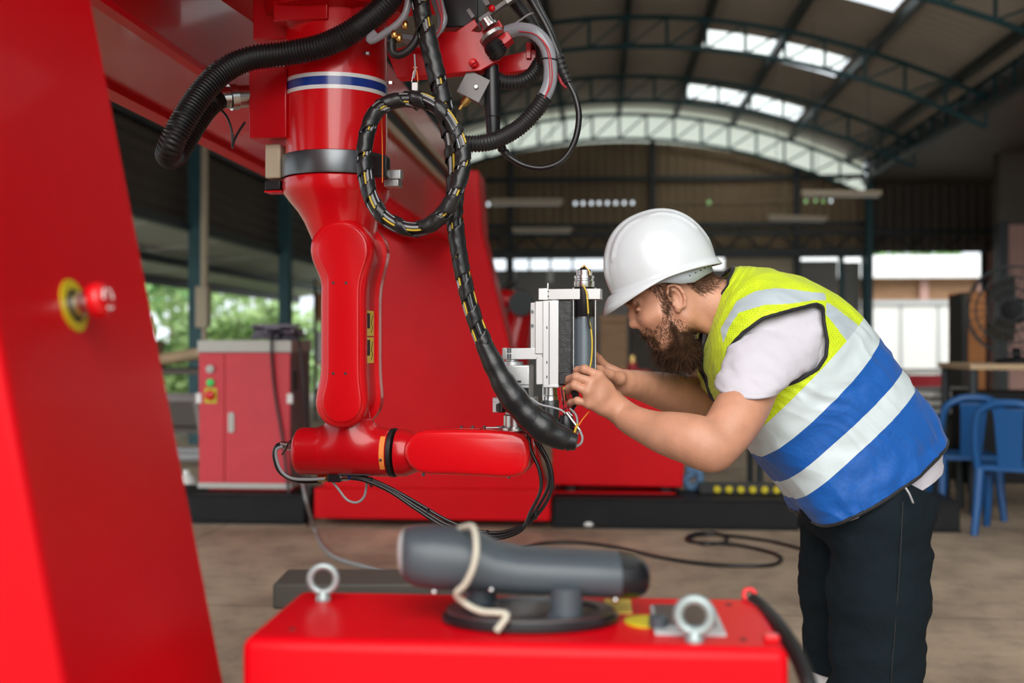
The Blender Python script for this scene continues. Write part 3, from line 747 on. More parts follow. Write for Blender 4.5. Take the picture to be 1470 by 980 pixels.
# ---------------------------------------------------------------- wrist and tool
def rbox(name, m, x0, x1, y0, y1, ya, yb, par, bevel=.0015, off=None):
    """box from a pixel rectangle at its near face ya, back face yb (robot depth)"""
    a = RP(x0, y1, ya); b_ = RP(x1, y0, ya)
    return MB().box((a.x, ya, a.z), (b_.x, yb, b_.z)).build(name, m, par, bevel=bevel)
def rcyl(name, m, xc_, hw, prof, off, par, smooth=40, seg=28):
    """vertical lathe: prof is (half width px, y px) pairs; hw scales"""
    k = (RP(xc_ + 10, 500, off).x - RP(xc_ - 10, 500, off).x) / 20; c = RP(xc_, 500, off)
    return MB().lathe([(max(.0005, h_ * k), RP(xc_, y, off).z) for h_, y in prof], (c.x, off, 0), 'z', seg).build(name, m, par, smooth=smooth)
wr_ = rcyl('wrist_flange', 'metal', 740, 1, [(24, 617), (24, 613), (17, 612), (17, 596), (14, 594), (14, 590)], -.01, rob)
for k in range(6):
    a = k * 1.05 + .3; c = RP(740, 613, -.01); MB().lathe([(.0032, 0), (.0032, .0035)], (c.x + .032*math.cos(a), -.01 + .032*math.sin(a), c.z), 'z', 8).build('bolt', 'metal_dark', wr_)
MB().cyl(RP(698, 614, -.02), RP(722, 613.5, -.02), .0025).build('pin', 'metal_satin', wr_)
cp = rbox('clamp', 'aluminium', 707, 766, 571, 592, -.045, .03, rob)
rbox('clamp_ear', 'aluminium', 707, 717, 576, 592, -.05, -.045, cp); rbox('clamp_slot', 'metal_dark', 720, 735, 579, 587, -.0465, -.044, cp, 0)
rcyl('knob', 'black_plastic', 720, 1, [(3, 592), (8, 590), (8, 580), (3, 578)], -.06, cp)
un = rbox('sensor_unit', 'aluminium', 723, 760, 524, 571, -.035, .03, rob, .003)
rbox('sensor_window', 'black_plastic', 737, 759, 556, 570, -.038, -.034, un); rbox('slot', 'print_black', 742, 748, 546, 549, -.0365, -.0345, un, 0)
rbox('sensor_seam', 'metal_dark', 736, 760, 551.5, 552.5, -.0358, -.034, un, 0)
rcyl('top_flange', 'aluminium', 735, 1, [(10, 526), (16, 525), (16, 519), (9, 518), (9, 515)], -.005, un)
ap = rbox('link_plate', 'aluminium', 722, 779, 499.5, 515.5, -.030, .006, rob, .001)
rbox('clamp_end', 'metal_satin', 721, 726, 499, 516, -.031, .007, ap, .001)
for y in (503, 511): rcyl('bolt', 'metal_dark', 731, 1, [(3.2, y + 3), (3.2, y - 3)], -.029, ap, seg=14)
ac = rbox('actuator_body', 'aluminium', 779, 802, 431, 554, -.045, .02, rob, .0015)
rbox('actuator_groove', 'metal_dark', 787.5, 789, 433, 552, -.0458, -.044, ac, 0)
rbox('side_plate', 'aluminium', 768, 781, 432, 508, -.034, .012, ac, .0015)
rbox('side_plate', 'aluminium', 769.5, 781, 513, 552, -.034, .012, ac, .0015)
rbox('rear_plate', 'metal_satin', 761.5, 768.5, 434, 500, -.02, .01, ac, .001)
for y in (447, 467):
    c = RP(764, y, -.02); MB().lathe([(.0038, -.026), (.0038, -.0195), (.002, -.0262)], (c.x, 0, c.z), 'y', 12).build('bolt', 'metal_dark', ac)
rbox('cover_plate', 'black_tape', 802, 819.5, 432, 546, -.040, .03, ac, .001)
rbox('cover_foot', 'black_rubber', 801, 822, 534, 553, -.043, .028, ac, .004)
rbox('cap', 'aluminium', 779.5, 802, 552, 556, -.047, .022, ac, .001)
for (x, y) in ((785, 520), (785, 541), (785, 470)):
    rbox('slot', 'print_black', x - .7, x + .7, y - 2, y + 2, -.0462, -.0445, ac, 0)
tp = rbox('top_plate', 'metal_satin', 773, 862, 414, 430, -.034, .012, rob, .001)
rbox('end_block', 'aluminium', 773, 787, 413.5, 430.5, -.036, .014, tp, .001)
for y in (418, 425):
    c = RP(787, y, -.036); MB().lathe([(.0016, -.0372), (.0016, -.0355)], (c.x, 0, c.z), 'y', 8).build('hole', 'print_black', tp)
rcyl('pin', 'metal', 786.5, 1, [(1.6, 414), (1.6, 408), (.8, 406)], -.01, tp, seg=10)
rcyl('boss', 'metal_satin', 795, 1, [(12, 434), (12, 430)], -.01, tp)
tl_ = rcyl('spindle', 'grey_tool', 838.5, 1, [(14.3, 556), (14.3, 456)], -.012, rob)
rcyl('spindle_sleeve', 'black_plastic', 838.5, 1, [(14.0, 456), (14.4, 455.5), (14.4, 413), (12, 413)], -.012, tl_)
rcyl('spindle_ring', 'metal_dark', 838.5, 1, [(14.8, 457), (14.8, 454.5)], -.012, tl_)
rcyl('collar', 'metal', 838.5, 1, [(12, 413), (14.5, 412), (15, 409), (15, 404), (13.6, 403), (13.6, 400.5), (14.5, 400), (14.5, 396), (11.5, 395), (11.5, 391.5), (12, 391), (12, 388), (8, 386.5)], -.012, tl_)
rcyl('tip', 'black_plastic', 838.5, 1, [(8, 387.5), (6, 385.5), (1.2, 380)], -.012, tl_)
MB().tube(spline(RL([(836, 384), (838, 381), (842, 384), (846, 389), (847, 395)], -.03), 6), .0012, 6).build('wire', 'brass', tl_)
for x in (823.2, 854.6): rcyl('guide_rod', 'metal', x, 1, [(1.6, 560), (1.6, 413)], -.018, tl_, seg=10)
mo = rcyl('motor', 'metal_dark', 790.5, 1, [(11.5, 606), (12, 604), (12, 575), (11, 574)], -.015, rob)
rcyl('motor_cap', 'metal', 790.5, 1, [(11, 575), (10.5, 573), (10.5, 568), (9.5, 567), (9.5, 556), (11, 555)], -.015, mo)
rcyl('motor_base', 'metal', 790.5, 1, [(10, 612), (13, 611), (13, 606), (11.5, 605.5)], -.015, mo)
rcyl('guide_rod', 'metal', 779.5, 1, [(1.7, 610), (1.7, 553)], -.02, mo, seg=10)
cnn = rcyl('connector', 'brass', 810, 1, [(2.5, 580), (3, 576), (4, 575), (4, 570), (3, 569), (3, 562), (4.5, 561), (4.5, 555)], -.03, rob, seg=14)
hs = rcyl('lower_plug', 'black_plastic', 813, 1, [(11, 640), (12, 632), (11, 612), (12, 606), (9, 596)], -.05, rob)
MB().torus(RP(813, 614, -.05), .019, .0014, M=Euler((.2, .3, 0)).to_matrix()).build('hose_clip', 'metal', hs)
# thin wires round the tool
def wire(pts, r, m, name='wire', par=rob, off=-.06, n=8):
    return MB().tube(resample(spline(RL(pts, off), n), .004), r, 8).build(name, m, par, smooth=80)
wire([(837, 409), (842, 420), (844, 440), (845, 458), (848, 470), (850, 490), (849, 515), (845, 537)], .0019, 'wire_yellow', off=-.045)
wire([(844, 450), (845, 462), (847.5, 472)], .0026, 'cable_black', off=-.046)
wire([(761, 570), (775, 580), (795, 585), (808, 590), (818, 602)], .0024, 'cable_grey', off=-.06)
wire([(813, 592), (822, 604), (832, 617)], .0042, 'metal', off=-.065, name='lead_plug')
wire([(832, 617), (836, 628), (833, 637), (820, 643), (805, 641), (795, 637)], .0028, 'cable_grey', off=-.065)
wire([(818, 586), (827, 596), (829, 612), (828, 625), (818, 634), (800, 638)], .0026, 'cable_grey', off=-.055)
wire([(829, 608), (822, 626), (812, 634), (798, 636)], .0024, 'wire_yellow', off=-.07)
wire([(846, 590), (836, 602), (828, 615), (820, 628), (806, 635)], .0016, 'wire_orange', off=-.062)
for k in range(7):
    a = k * 3.1; wire([(804 + k*2, 556 + k), (806 + k*2.6, 572 + (k % 3)*4), (803 + (k % 4)*6, 590), (807 + k*2, 606), (806 + (k % 3)*4, 622)], .0013, 'wire_red' if k % 2 == 0 else 'cable_black', off=-.04 - .004*(k % 3))
for k in range(4):
    wire([(818 + k*3, 556), (824 + k*2, 575), (820 - k, 592 + k*2), (822 + k, 606)], .0022, 'cable_black', off=-.03 - .005*k)
for k in range(3):
    wire([(806 + k*5, 606 - k*6), (815, 602 - k*6), (824 - k, 607 - k*5)], .001, 'metal', off=-.062)
# ---------------------------------------------------------------- elbow plugs and the loop of cables below
fe = MB().cyl(RP(404, 638, 0), RP(428, 641, 0), .009, seg=14).build('cable_gland', 'metal', rob, smooth=40)
MB().cyl(RP(414, 639.5, 0), RP(420, 640.3, 0), .012, seg=6).build('nut', 'metal', fe)
wire([(424, 632, 0), (415, 634, -.03), (410, 645, -.03), (405, 652, -.02)], .002, 'cable_black', off=0)
wire([(407, 638), (398, 640), (394, 652), (399, 672), (412, 684), (432, 690), (460, 690)], .0062, 'cable_black', 'cable', off=-.0)
wire([(405, 641), (397, 645), (397, 658), (404, 676), (418, 686), (440, 688), (466, 687)], .0038, 'cable_grey', 'cable', off=-.02)
pb = rbox('plug_block', 'black_plastic', 470, 488, 680, 692, -.025, .015, rob, .002)
MB().cyl(RP(457, 687, -.01), RP(470, 686, -.01), .0085, seg=12).build('plug', 'brass', pb)
MB().cyl(RP(488, 685, -.01), RP(501, 684, -.01), .0095, seg=12).build('nut', 'metal', pb)
MB().cyl(RP(500, 684, -.01), RP(506, 684, -.01), .007, seg=12).build('collar', 'stripe_blue', pb)
rbox('bracket', 'metal_dark', 486, 530, 678, 682, -.03, .03, pb, .001)
wire([(478, 692), (486, 702), (498, 717), (512, 721), (523, 712), (527, 690)], .003, 'cable_grey', 'cable', off=-.01)
LP = [(504, 684), (525, 688), (560, 703), (600, 728), (640, 752), (680, 766), (715, 769), (750, 757), (778, 730), (792, 700), (790, 670), (776, 640), (757, 612), (736, 592), (726, 585)]
for k, (dx, dy, dz) in enumerate(((0, 0, 0), (3, -5, .012), (-2, 4, -.010))):
    q_ = [(x + dx*(1 if 3 < i < 11 else .3) - (7*k if 8 <= i <= 11 else 0), y + dy*(.5 if i < 3 or i > 11 else 1), -.03 + dz) for i, (x, y) in enumerate(LP)]
    wire(q_, .0043, 'cable_black', 'cable')
for (x, y) in ((533, 692), (615, 737), (700, 768), (770, 738)):
    MB().torus(RP(x, y, -.03), .0115, .0016, M=Euler((0, R(90 if y < 760 else 0), 0)).to_matrix() @ Euler((R(90), 0, 0)).to_matrix() if False else Euler((0, R(90), 0)).to_matrix(), seg=16, ts=6).build('cable_tie', 'black_plastic', rob)
# ---------------------------------------------------------------- hoses and wrapped looms
def frames(pts):
    pts = [Vector(p) for p in pts]; n = len(pts); out = []
    t0 = (pts[1] - pts[0]).normalized(); up = Vector((0, 0, 1)) if abs(t0.z) < .9 else Vector((1, 0, 0)); nrm = (up - t0*up.dot(t0)).normalized()
    for i in range(n):
        t = (pts[min(i+1, n-1)] - pts[max(i-1, 0)]).normalized(); nrm = (nrm - t*nrm.dot(t)).normalized(); out.append((pts[i], nrm, t.cross(nrm)))
    return out
def corrugated(pts, r, m='black_rubber', name='hose', pitch=.0075, par=rob, off=-.1, seg=18):
    p = resample(spline(RL(pts, off), 12), pitch / 4); rad = [r * (1 + .07 * math.sin(2*math.pi*i/4)) + (0 if i % 4 else 0) for i in range(len(p))]
    rad = [r if i % 4 in (0, 1) else r * .87 for i in range(len(p))]
    return MB().tube(p, rad, seg).build(name, m, par, smooth=60)
def loom(pts, rads, off=-.1, pitch=.042, fill=.62, par=rob, name='cable_loom', wires=True):
    """cable bundle with coloured leads under a helical wrap"""
    p = resample(spline(RL(pts, off), 12), .0045); fr = frames(p); n = len(p); N = 20
    rr = [np.interp(i / (n - 1), np.linspace(0, 1, len(rads)), rads) for i in range(n)]
    core = MB().tube(p, [q_ * .84 for q_ in rr], 14).build(name, 'cable_black', par, smooth=80)
    if wires:
        for k, (mm, ph, wr2) in enumerate((('wire_yellow', .35, .0024), ('cable_grey', .8, .0036), ('metal_dark', 2.9, .0036), ('wire_yellow', 4.1, .0022), ('cable_grey', 3.65, .0032), ('metal_dark', 5.4, .003))):
            MB().tube([c + (a*math.cos(ph + i*.012) + b_*math.sin(ph + i*.012)) * rr[i]*.86 for i, (c, a, b_) in enumerate(fr)], wr2, 6).build('lead', mm, core, smooth=80)
    wv = MB(); s_ = 0
    for i, (c, a, b_) in enumerate(fr):
        for k in range(N):
            th = 2*math.pi*k/N; wob = 1 + .03*math.sin(i*.9 + k)
            wv.v.append(tuple(c + (a*math.cos(th) + b_*math.sin(th)) * rr[i] * 1.0 * wob))
    for i in range(n - 1):
        for k in range(N):
            if ((i*.0045/pitch) - k/N) % 1.0 < fill + .22*math.sin(i*.071 + len(pts)) + .10*math.sin(i*.19):
                wv.f.append((i*N+k, i*N+(k+1) % N, (i+1)*N+(k+1) % N, (i+1)*N+k)); wv.mi.append(0)
    o = wv.build('spiral_wrap', 'black_tape', core, smooth=60)
    sd = o.modifiers.new('thick', 'SOLIDIFY'); sd.thickness = .0016; sd.offset = 1
    return core
# big ribbed hose: over the front of the column, round and back to its metal coupling
corrugated([(585, -40, -.15), (555, 5, -.16), (510, 42, -.17), (465, 65, -.17), (410, 77, -.18), (360, 84, -.20), (322, 101, -.225), (292, 130, -.255), (265, 170, -.285), (247, 205, -.295), (241, 221, -.27), (249, 224, -.225), (264, 203, -.19), (282, 173, -.16), (298, 152, -.135), (312, 141, -.11)], .0285)
cg = MB().cyl(RP(308, 141, -.11), RP(330, 140, -.09), .023, .026, seg=24).cyl(RP(330, 140, -.09), RP(340, 139, -.08), .031, seg=24).cyl(RP(340, 139, -.08), RP(358, 138, -.06), .027, seg=24).build('hose_coupling', 'metal', rob, smooth=40)
wire([(318, 158), (327, 170), (333, 190), (334, 213)], .003, 'cable_black', 'strap', off=-.08); wire([(352, 175), (342, 190), (335, 205), (334, 213)], .003, 'cable_black', 'strap', off=-.08)
# main loom from above, behind the coil and down to the tool
loom([(596, -40, -.19), (606, 20, -.19), (620, 80, -.19), (637, 150, -.19), (650, 210, -.18), (654, 260, -.165), (652, 300, -.155), (657, 350, -.15), (668, 410, -.145), (684, 465, -.14), (705, 515, -.135)],
     [.020, .0195, .0195, .0195, .020, .020, .019, .0175, .017, .017, .020], fill=.70, pitch=.062)
tw = resample(spline(RL([(694, 492, -.138), (705, 515, -.135), (728, 558, -.13), (756, 593, -.12), (786, 618, -.11), (815, 632, -.10)]), 10), .006); k = len(tw)
MB().tube(tw, [np.interp(i/k, [0, .2, .5, .8, 1], [.019, .025, .031, .033, .025]) * (1 + .035*math.sin(i*.37) + .03*math.sin(i*.83 + 1)) for i in range(k)], 18).build('tape_wrap', 'black_tape', rob, smooth=70)
MB().tube(tw[-1:] + [tw[-1] + Vector((.02, 0, -.004))], [.024, .018], 16).build('loom_end', 'black_plastic', rob, smooth=40)
# coil
loom([(604, 150, -.20), (592, 143, -.20), (566, 145, -.205), (540, 160, -.21), (526, 195, -.215), (523, 235, -.22), (530, 275, -.22), (546, 306, -.22), (575, 325, -.22), (607, 327, -.22), (635, 308, -.22), (652, 280, -.22), (663, 245, -.215), (664, 215, -.21), (652, 185, -.21), (634, 160, -.22), (612, 146, -.225), (590, 141, -.225)],
     [.0165] * 6, fill=.64, pitch=.058)
# small wire hook that carries the coil
wire([(595, 78), (596, 100), (594, 112)], .0018, 'cable_grey', 'hook_wire', off=-.21)
wire([(593, 96), (598, 102), (600, 118)], .001, 'label_orange', 'hook_wire', off=-.21); wire([(599, 96), (594, 102), (591, 118)], .001, 'metal', 'hook_wire', off=-.21)
rbox('hook_clip', 'white_paint', 591, 599, 118, 130, -.214, -.206, rob, .001)
# hoses at the right of the bracket
corrugated([(664, 206, -.13), (690, 206, -.12), (715, 200, -.10), (745, 183, -.08), (768, 160, -.07), (782, 140, -.065)], .0195, pitch=.007)
wire([(778, 145, -.065), (789, 118, -.06), (789, 85, -.06), (782, 62, -.06), (766, 46, -.06), (745, 42, -.05), (728, 46, -.04)], .0165, 'tube_clear', 'clear_tube')
for k in range(2): wire([(781, 142, -.082), (792 - k*3, 118, -.078), (791 - k*3, 85, -.078), (784 - k*2, 64, -.078), (767, 49, -.078), (745, 45, -.068)], .0014, 'wire_red', 'tube_line')
MB().torus(RP(789, 86, -.06), .0172, .0016, M=Matrix.Rotation(R(6), 3, 'Y')).build('cable_tie', 'black_plastic', rob)
corrugated([(700, 103, .0), (720, 117, .0), (748, 117, .01), (768, 103, .03), (775, 80, .05), (770, 50, .07)], .0185, pitch=.007, off=.0)
wire([(745, -30), (765, 5), (785, 40), (800, 75), (806, 92)], .0085, 'cable_black', 'cable', off=-.05)
wire([(758, -30), (772, 5), (792, 45), (803, 75)], .0065, 'cable_black', 'cable', off=-.03)
wire([(737, 0, .0), (760, 30, .0), (775, 60, .0), (781, 90, .0)], .016, 'black_rubber', 'cable', off=.0)
wire([(728, 42), (745, 30), (764, 19), (780, 25), (792, 45), (796, 66)], .0022, 'cable_grey', 'cable', off=-.04)
MB().cyl(RP(793, 64, -.05), RP(799, 86, -.05), .0045, seg=10).build('plug', 'metal', rob)
def boot(pts, r0, r1, n=6):
    p = resample(RL(pts, -.05), .003); k = len(p)
    return MB().tube(p, [(r0 + (r1 - r0)*i/k) * (1 if (i // 2) % 2 else .86) for i in range(k)], 14).build('strain_relief', 'black_rubber', rob, smooth=60)
boot([(800, 80), (807, 100), (816, 119)], .015, .010)
wire([(814, 116), (826, 140), (831, 170), (824, 205), (806, 231), (780, 241), (755, 238), (735, 228), (722, 215)], .0072, 'cable_black', 'cable', off=-.05)
boot([(713, 203), (722, 215), (731, 226)], .012, .009)
wire([(800, 100), (806, 118), (814, 126)], .004, 'wire_red', 'lead', off=-.045)
MB().tube(RL([(706, 95), (707, 150), (708, 190), (711, 205)], -.03), [.017, .019, .0165, .012], 16).build('cable_sleeve', 'black_plastic', rob, smooth=60)
MB().torus(RP(708, 168, -.03), .0185, .0014).build('cable_tie', 'black_plastic', rob)
# bracket with prongs and its fittings
bp_ = [(555, 75), (640, 45), (655, 45), (681, 27), (686, 36), (677, 44), (688, 46), (716, 28), (722, 38), (692, 58), (697, 66), (728, 44), (735, 55), (706, 78), (712, 88), (690, 101), (640, 106), (570, 112)]
br = MB().prism(poly_off(bp_, -.06), -.06, -.02, 'y').build('bracket', 'red_deep', rob, bevel=.0015)
MB().prism(poly_off([(690, 88), (770, 70), (768, 98), (735, 104), (690, 104)], .03), .03, .06, 'y').build('bracket_plate', 'red_deep', br, bevel=.0015)
rbox('bracket_web', 'red_deep', 755, 762, 60, 84, .02, .06, br)
Mt = Matrix.Rotation(R(-33), 3, 'Y')
def fit(name, m, x, y, prof, off=-.05):
    c = RP(x, y, off); return MB().lathe(prof, c, 'z', 20, M=Mt).build(name, m, br, smooth=40)
fit('valve', 'metal', 702, 36, [(.004, .018), (.018, .014), (.018, 0), (.022, -.002), (.022, -.008), (.012, -.010)], -.07)
fit('valve_plate', 'metal_satin', 706, 52, [(.03, .004), (.03, -.004)], -.075)
fit('regulator', 'black_plastic', 712, 72, [(.006, .02), (.022, .016), (.024, .008), (.021, .004), (.024, 0), (.021, -.004), (.024, -.008), (.018, -.016), (.010, -.02)], -.07)
fit('ring', 'red_robot', 679, 90, [(.004, .002), (.010, .002), (.010, -.004), (.004, -.004)], -.075)
MB().torus(RP(679, 90, -.07), .0075, .003, M=Matrix.Rotation(R(80), 3, 'X')).build('eyelet', 'red_robot', br, smooth=80)
def tiltbox(name, m, x, y, size, off, ang, par):
    c = RP(x, y, off); return MB().cbox(c, size, Matrix.Rotation(R(ang), 3, 'Y')).build(name, m, par, bevel=.001)
tiltbox('gauge_bar', 'block_grey', 708, 17, (.075, .02, .010), -.06, -33, br)
tiltbox('gauge_bar', 'metal_satin', 722, 8, (.07, .02, .012), -.05, -33, br)
tiltbox('stud', 'block_grey', 676, 20, (.010, .012, .024), -.06, -33, br); tiltbox('stud', 'block_grey', 698, 3, (.012, .012, .02), -.06, -33, br)
MB().ell(RP(706, 12, -.075), (.008, .008, .008)).build('knob', 'red_robot', br, smooth=180)
fb = tiltbox('valve_block', 'block_grey', 682, 126, (.06, .04, .058), -.03, 28, rob)
MB().lathe([(.004, -.006), (.005, -.004), (.005, .004)], RP(684, 125, -.052), 'y', 12).build('screw', 'metal', fb)
MB().cyl(RP(672, 141, -.04), RP(664, 150, -.04), .011, .009, seg=14).cyl(RP(664, 150, -.04), RP(659, 157, -.04), .005, seg=10).build('fitting', 'brass', fb, smooth=40)
# mounting blocks between the column and the gantry beam
mp = rbox('mount_block', 'red_deep', 357, 411, 95, 199, -.085, .03, rob, .003)
rbox('mount_block', 'red_deep', 363, 433, -60, 58, -.06, .06, rob, .003)
rbox('mount_block', 'red_deep', 392, 470, -60, 31, -.13, -.04, rob, .003)
rbox('mount_gap', 'black_plastic', 432, 465, 31, 52, -.08, .05, rob, .002)
MB().lathe([(.10, 2.05), (.165, 2.06), (.17, 2.075), (.17, 2.11), (.12, 2.13), (.12, 2.34)], seg=48).build('mount_flange', 'red_deep', rob, smooth=40)
MB().box((-.30, .0, 2.12), (.22, .22, 2.36)).build('carriage', 'red_deep', rob, bevel=.004)
MB().box((-.48, -.78, 2.24), (.55, .34, 2.60)).build('shade_hood', 'red_deep', rob, bevel=.006)  # added above the frame to shade the upper robot from the sun
MB().box((-.02, -.10, 2.02), (.10, .02, 2.075)).build('mount_lug', 'red_deep', rob, bevel=.004)
for (x, y) in ((527, 80), (560, 122)):
    c = RP(x, y, -.10); MB().lathe([(.004, 0), (.009, .001), (.009, .007), (.005, .009)], c, 'z', 8).build('bolt', 'metal', rob, smooth=30)
rbox('valve_bank', 'black_plastic', 632, 686, -50, 40, -.02, .06, rob, .003)
sp_ = rbox('spacer', 'cream_plastic', 380, 402, 206, 256, -.05, -.01, rob, .004); rbox('spacer_foot', 'black_rubber', 380, 402, 258, 273, -.05, -.01, sp_, .003)
rbox('spacer_seat', 'red_robot', 379, 404, 273, 276, -.052, -.008, sp_, .001)
bx_ = rbox('limit_switch', 'metal_satin', 551, 572, 257, 268, -.075, -.04, rob, .002); rbox('switch_head', 'aluminium', 558, 575, 243, 257, -.07, -.045, bx_, .002)
rbox('switch_plate', 'black_plastic', 532, 555, 224, 254, -.13, -.10, rob, .002)
# clear tubes and couplings above the coil
wire([(590, -30), (585, 10), (575, 30), (555, 46), (535, 58), (530, 55), (540, 46)], .0085, 'tube_clear', 'clear_tube', off=-.17)
for k in range(3): wire([(612 + k*6, -30), (626 + k*4, 10), (632 + k*3, 30), (628, 48), (612, 62), (590, 62 - k*4), (575, 52)], .007, 'tube_clear', 'clear_tube', off=-.10 - .012*k)
for k in range(2): wire([(618 + k*8, -30), (630 + k*4, 12), (634, 32), (626, 50), (606, 60)], .002, 'wire_red', 'tube_line', off=-.135)
wire([(562, 60), (563, 74), (572, 79), (586, 72), (597, 58), (604, 40)], .0095, 'black_rubber', 'cable', off=-.18)
for (x, y) in ((566, 50), (573, 55), (582, 36)): MB().ell(RP(x, y, -.18), (.008, .008, .011), 12, 8).build('coupling', 'brass', rob, smooth=80)
MB().cyl(RP(561, 60, -.17), RP(572, 48, -.17), .011, seg=12).build('cable_gland', 'black_plastic', rob, smooth=40)
wire([(548, 170), (549, 220), (549, 262)], .0012, 'wire_orange', off=-.15)
# ================================================================== foreground control box
ZT = .92
def T(x, y, dz=0.0):                         # pixel -> point on the top face of the box
    d = (CAMZ - ZT) * FPX / (y - 490); p = P(x, y, d); return Vector((p.x, p.y, ZT + dz))
cb = empty('control_box', B(-.1055, 1.485, 0), -YAW, 'red steel control box in front with eye bolts on top', 'control box')
MB().box((-.328, -.135, .12), (.328, .135, ZT)).build('body', 'red', cb, bevel=.014, bseg=4)
MB().box((-.30, -.12, 0), (.30, .12, .12)).build('plinth', 'black_paint', cb, bevel=.004)
inv = Matrix.Translation(cb.location) @ Matrix.Rotation(-YAW, 4, 'Z'); inv.invert()
def CT(x, y, dz=0.0): return inv @ T(x, y, dz)
def eye_bolt(x, y, R0, r0, rz):
    c = CT(x, y); e = MB().lathe([(R0*.55, 0), (R0*.6, .003), (R0*.45, .009), (r0*1.2, .012), (r0*1.1, .016)], c, 'z', 20).build('eye_bolt', 'zinc', cb, smooth=50)
    MB().torus(c + Vector((0, 0, .012 + R0)), R0, r0, M=Matrix.Rotation(rz, 3, 'Z') @ Matrix.Rotation(R(90), 3, 'X'), seg=40, ts=14).build('eye', 'zinc', e, smooth=180)
eye_bolt(464, 862, .0180, .0050, R(6)); eye_bolt(997, 921, .0195, .0062, R(-8))
for (x, y, r_) in ((420, 903, .0045), (1046, 868, .0045), (1067, 918, .0045)):
    MB().lathe([(.0005, 0), (r_, 0), (r_, .0012), (.0005, .0012)], CT(x, y), 'z', 16).build('screw_hole', 'print_black', cb)
a, b_ = CT(940, 912), CT(1030, 874)
sk = MB().box((a.x, a.y, ZT), (b_.x - .004, b_.y, ZT + .004)).build('socket_plate', 'grey_light', cb, bevel=.001)
MB().box((a.x + .006, a.y + .03, ZT + .004), (b_.x - .012, b_.y - .008, ZT + .007)).build('socket_inset', 'metal_dark', sk)
MB().lathe([(.004, .004), (.012, .004), (.012, .016), (.008, .018)], CT(945, 903), 'z', 18).build('selector_knob', 'grey_plastic', sk, smooth=40)
c = CT(930, 893); MB().lathe([(.018, 0), (.030, 0), (.030, .0025), (.018, .0025)], c, 'z', 32).build('caution_ring', 'yellow', cb, smooth=40)
a, b_ = CT(868, 880), CT(905, 862); MB().box((a.x, a.y, ZT), (b_.x, b_.y, ZT + .002)).build('caution_label', 'label_yellow', cb)
a, b_ = CT(1034, 912), CT(1041, 873); MB().box((a.x, a.y, ZT), (a.x + .006, b_.y, ZT + .003)).build('edge_strip', 'panel_tan', cb)
MB().box((CT(1098, 922).x, CT(1098, 922).y, ZT), (CT(1098, 922).x + .018, CT(1098, 922).y + .016, ZT + .008)).build('lamp_cap', 'red_robot', cb, bevel=.002)
rk = CT(1076, 858); MB().torus(rk + Vector((0, 0, .004)), .008, .0035, M=Matrix.Rotation(R(75), 3, 'X'), seg=20, ts=8).build('ring_pull', 'red_robot', cb, smooth=180)
ed = [inv @ p for p in (P(1082, 862, 1.585), P(1100, 878, 1.54), P(1122, 905, 1.46), P(1143, 938, 1.40), P(1162, 985, 1.34), P(1172, 1030, 1.33), P(1176, 1120, 1.33))]
MB().tube(resample(spline(ed, 8), .01), .0105, 12).build('edge_hose', 'black_rubber', cb, smooth=80)
# dark bench slabs behind the box
bs = empty('steel_bench', P(530, 860, 1.84), 0, 'dark grey steel bench top just behind the red control box', 'bench'); bs.location.z = 0
z1 = CAMZ - (836 - 490) / FPX * 1.95; z2 = CAMZ - (848 - 490) / FPX * 1.74
k = 1.95 / FPX; MB().box(((410 - 530)*k, .07, z1 - .05), ((770 - 530)*k, .13, z1)).build('top', 'bench_grey', bs, bevel=.004)
k = 1.74 / FPX; MB().box(((393 - 530)*k, -.05, z2 - .04), ((700 - 530)*k, .07, z2)).build('front_ledge', 'bench_grey', bs, bevel=.004)
for (x, y) in ((-.11, .09), (.25, .09), (-.11, .02), (.16, .02)): MB().box((x - .015, y - .015, 0), (x + .015, y + .015, (z1 - .05) if y > .05 else z2 - .04)).build('leg', 'steel_dark', bs)
# teach pendant on its oval stand
st = empty('pendant_stand', T(761, 891), 0, 'dark oval stand with two round posts on the red control box', 'stand')
c0 = T(761, 891)
pl = []
for (s_, h_) in ((.9, 0), (1.0, .003), (1.0, .009), (.94, .014)): pl.append([Vector((.114*s_*math.cos(2*math.pi*i/48), .072*s_*math.sin(2*math.pi*i/48), h_)) for i in range(48)])
MB().rings(pl).build('oval_plate', 'black_plastic', st, smooth=40)
pl = []
for (s_, h_) in ((1.0, .012), (1.0, .017), (.82, .017), (.82, .012)): pl.append([Vector((.108*s_*math.cos(2*math.pi*i/48), .068*s_*math.sin(2*math.pi*i/48), h_)) for i in range(48)])
MB().rings(pl, cap=False).build('plate_rim', 'metal_dark', st, smooth=40)
for (x, y, h_) in ((690, 880, .052), (813, 899, .05)):
    c = T(x, y) - c0; MB().lathe([(.026, .010), (.026, .014), (.021, .017), (.020, h_), (.012, h_)], (c.x, c.y, 0), 'z', 28).build('post', 'grey_plastic', st, smooth=40)
DP = 1.47
pn = empty('teach_pendant', P(752, 815, DP), 0, 'dark grey hand-held teach pendant lying across its stand', 'pendant')
c0p = P(752, 815, DP)
sec = [(571, 782, 798, .30), (573, 768, 815, .6), (580, 760, 830, .8), (595, 757, 841, .95), (625, 756, 846, 1), (660, 759, 847, 1), (690, 767, 848, 1), (712, 779, 850, .98), (745, 787, 852, .96), (790, 790, 854, .95), (840, 792, 856, .95), (890, 795, 858, .93), (912, 799, 857, .85), (924, 806, 853, .7), (931, 816, 845, .45), (933, 824, 838, .25)]
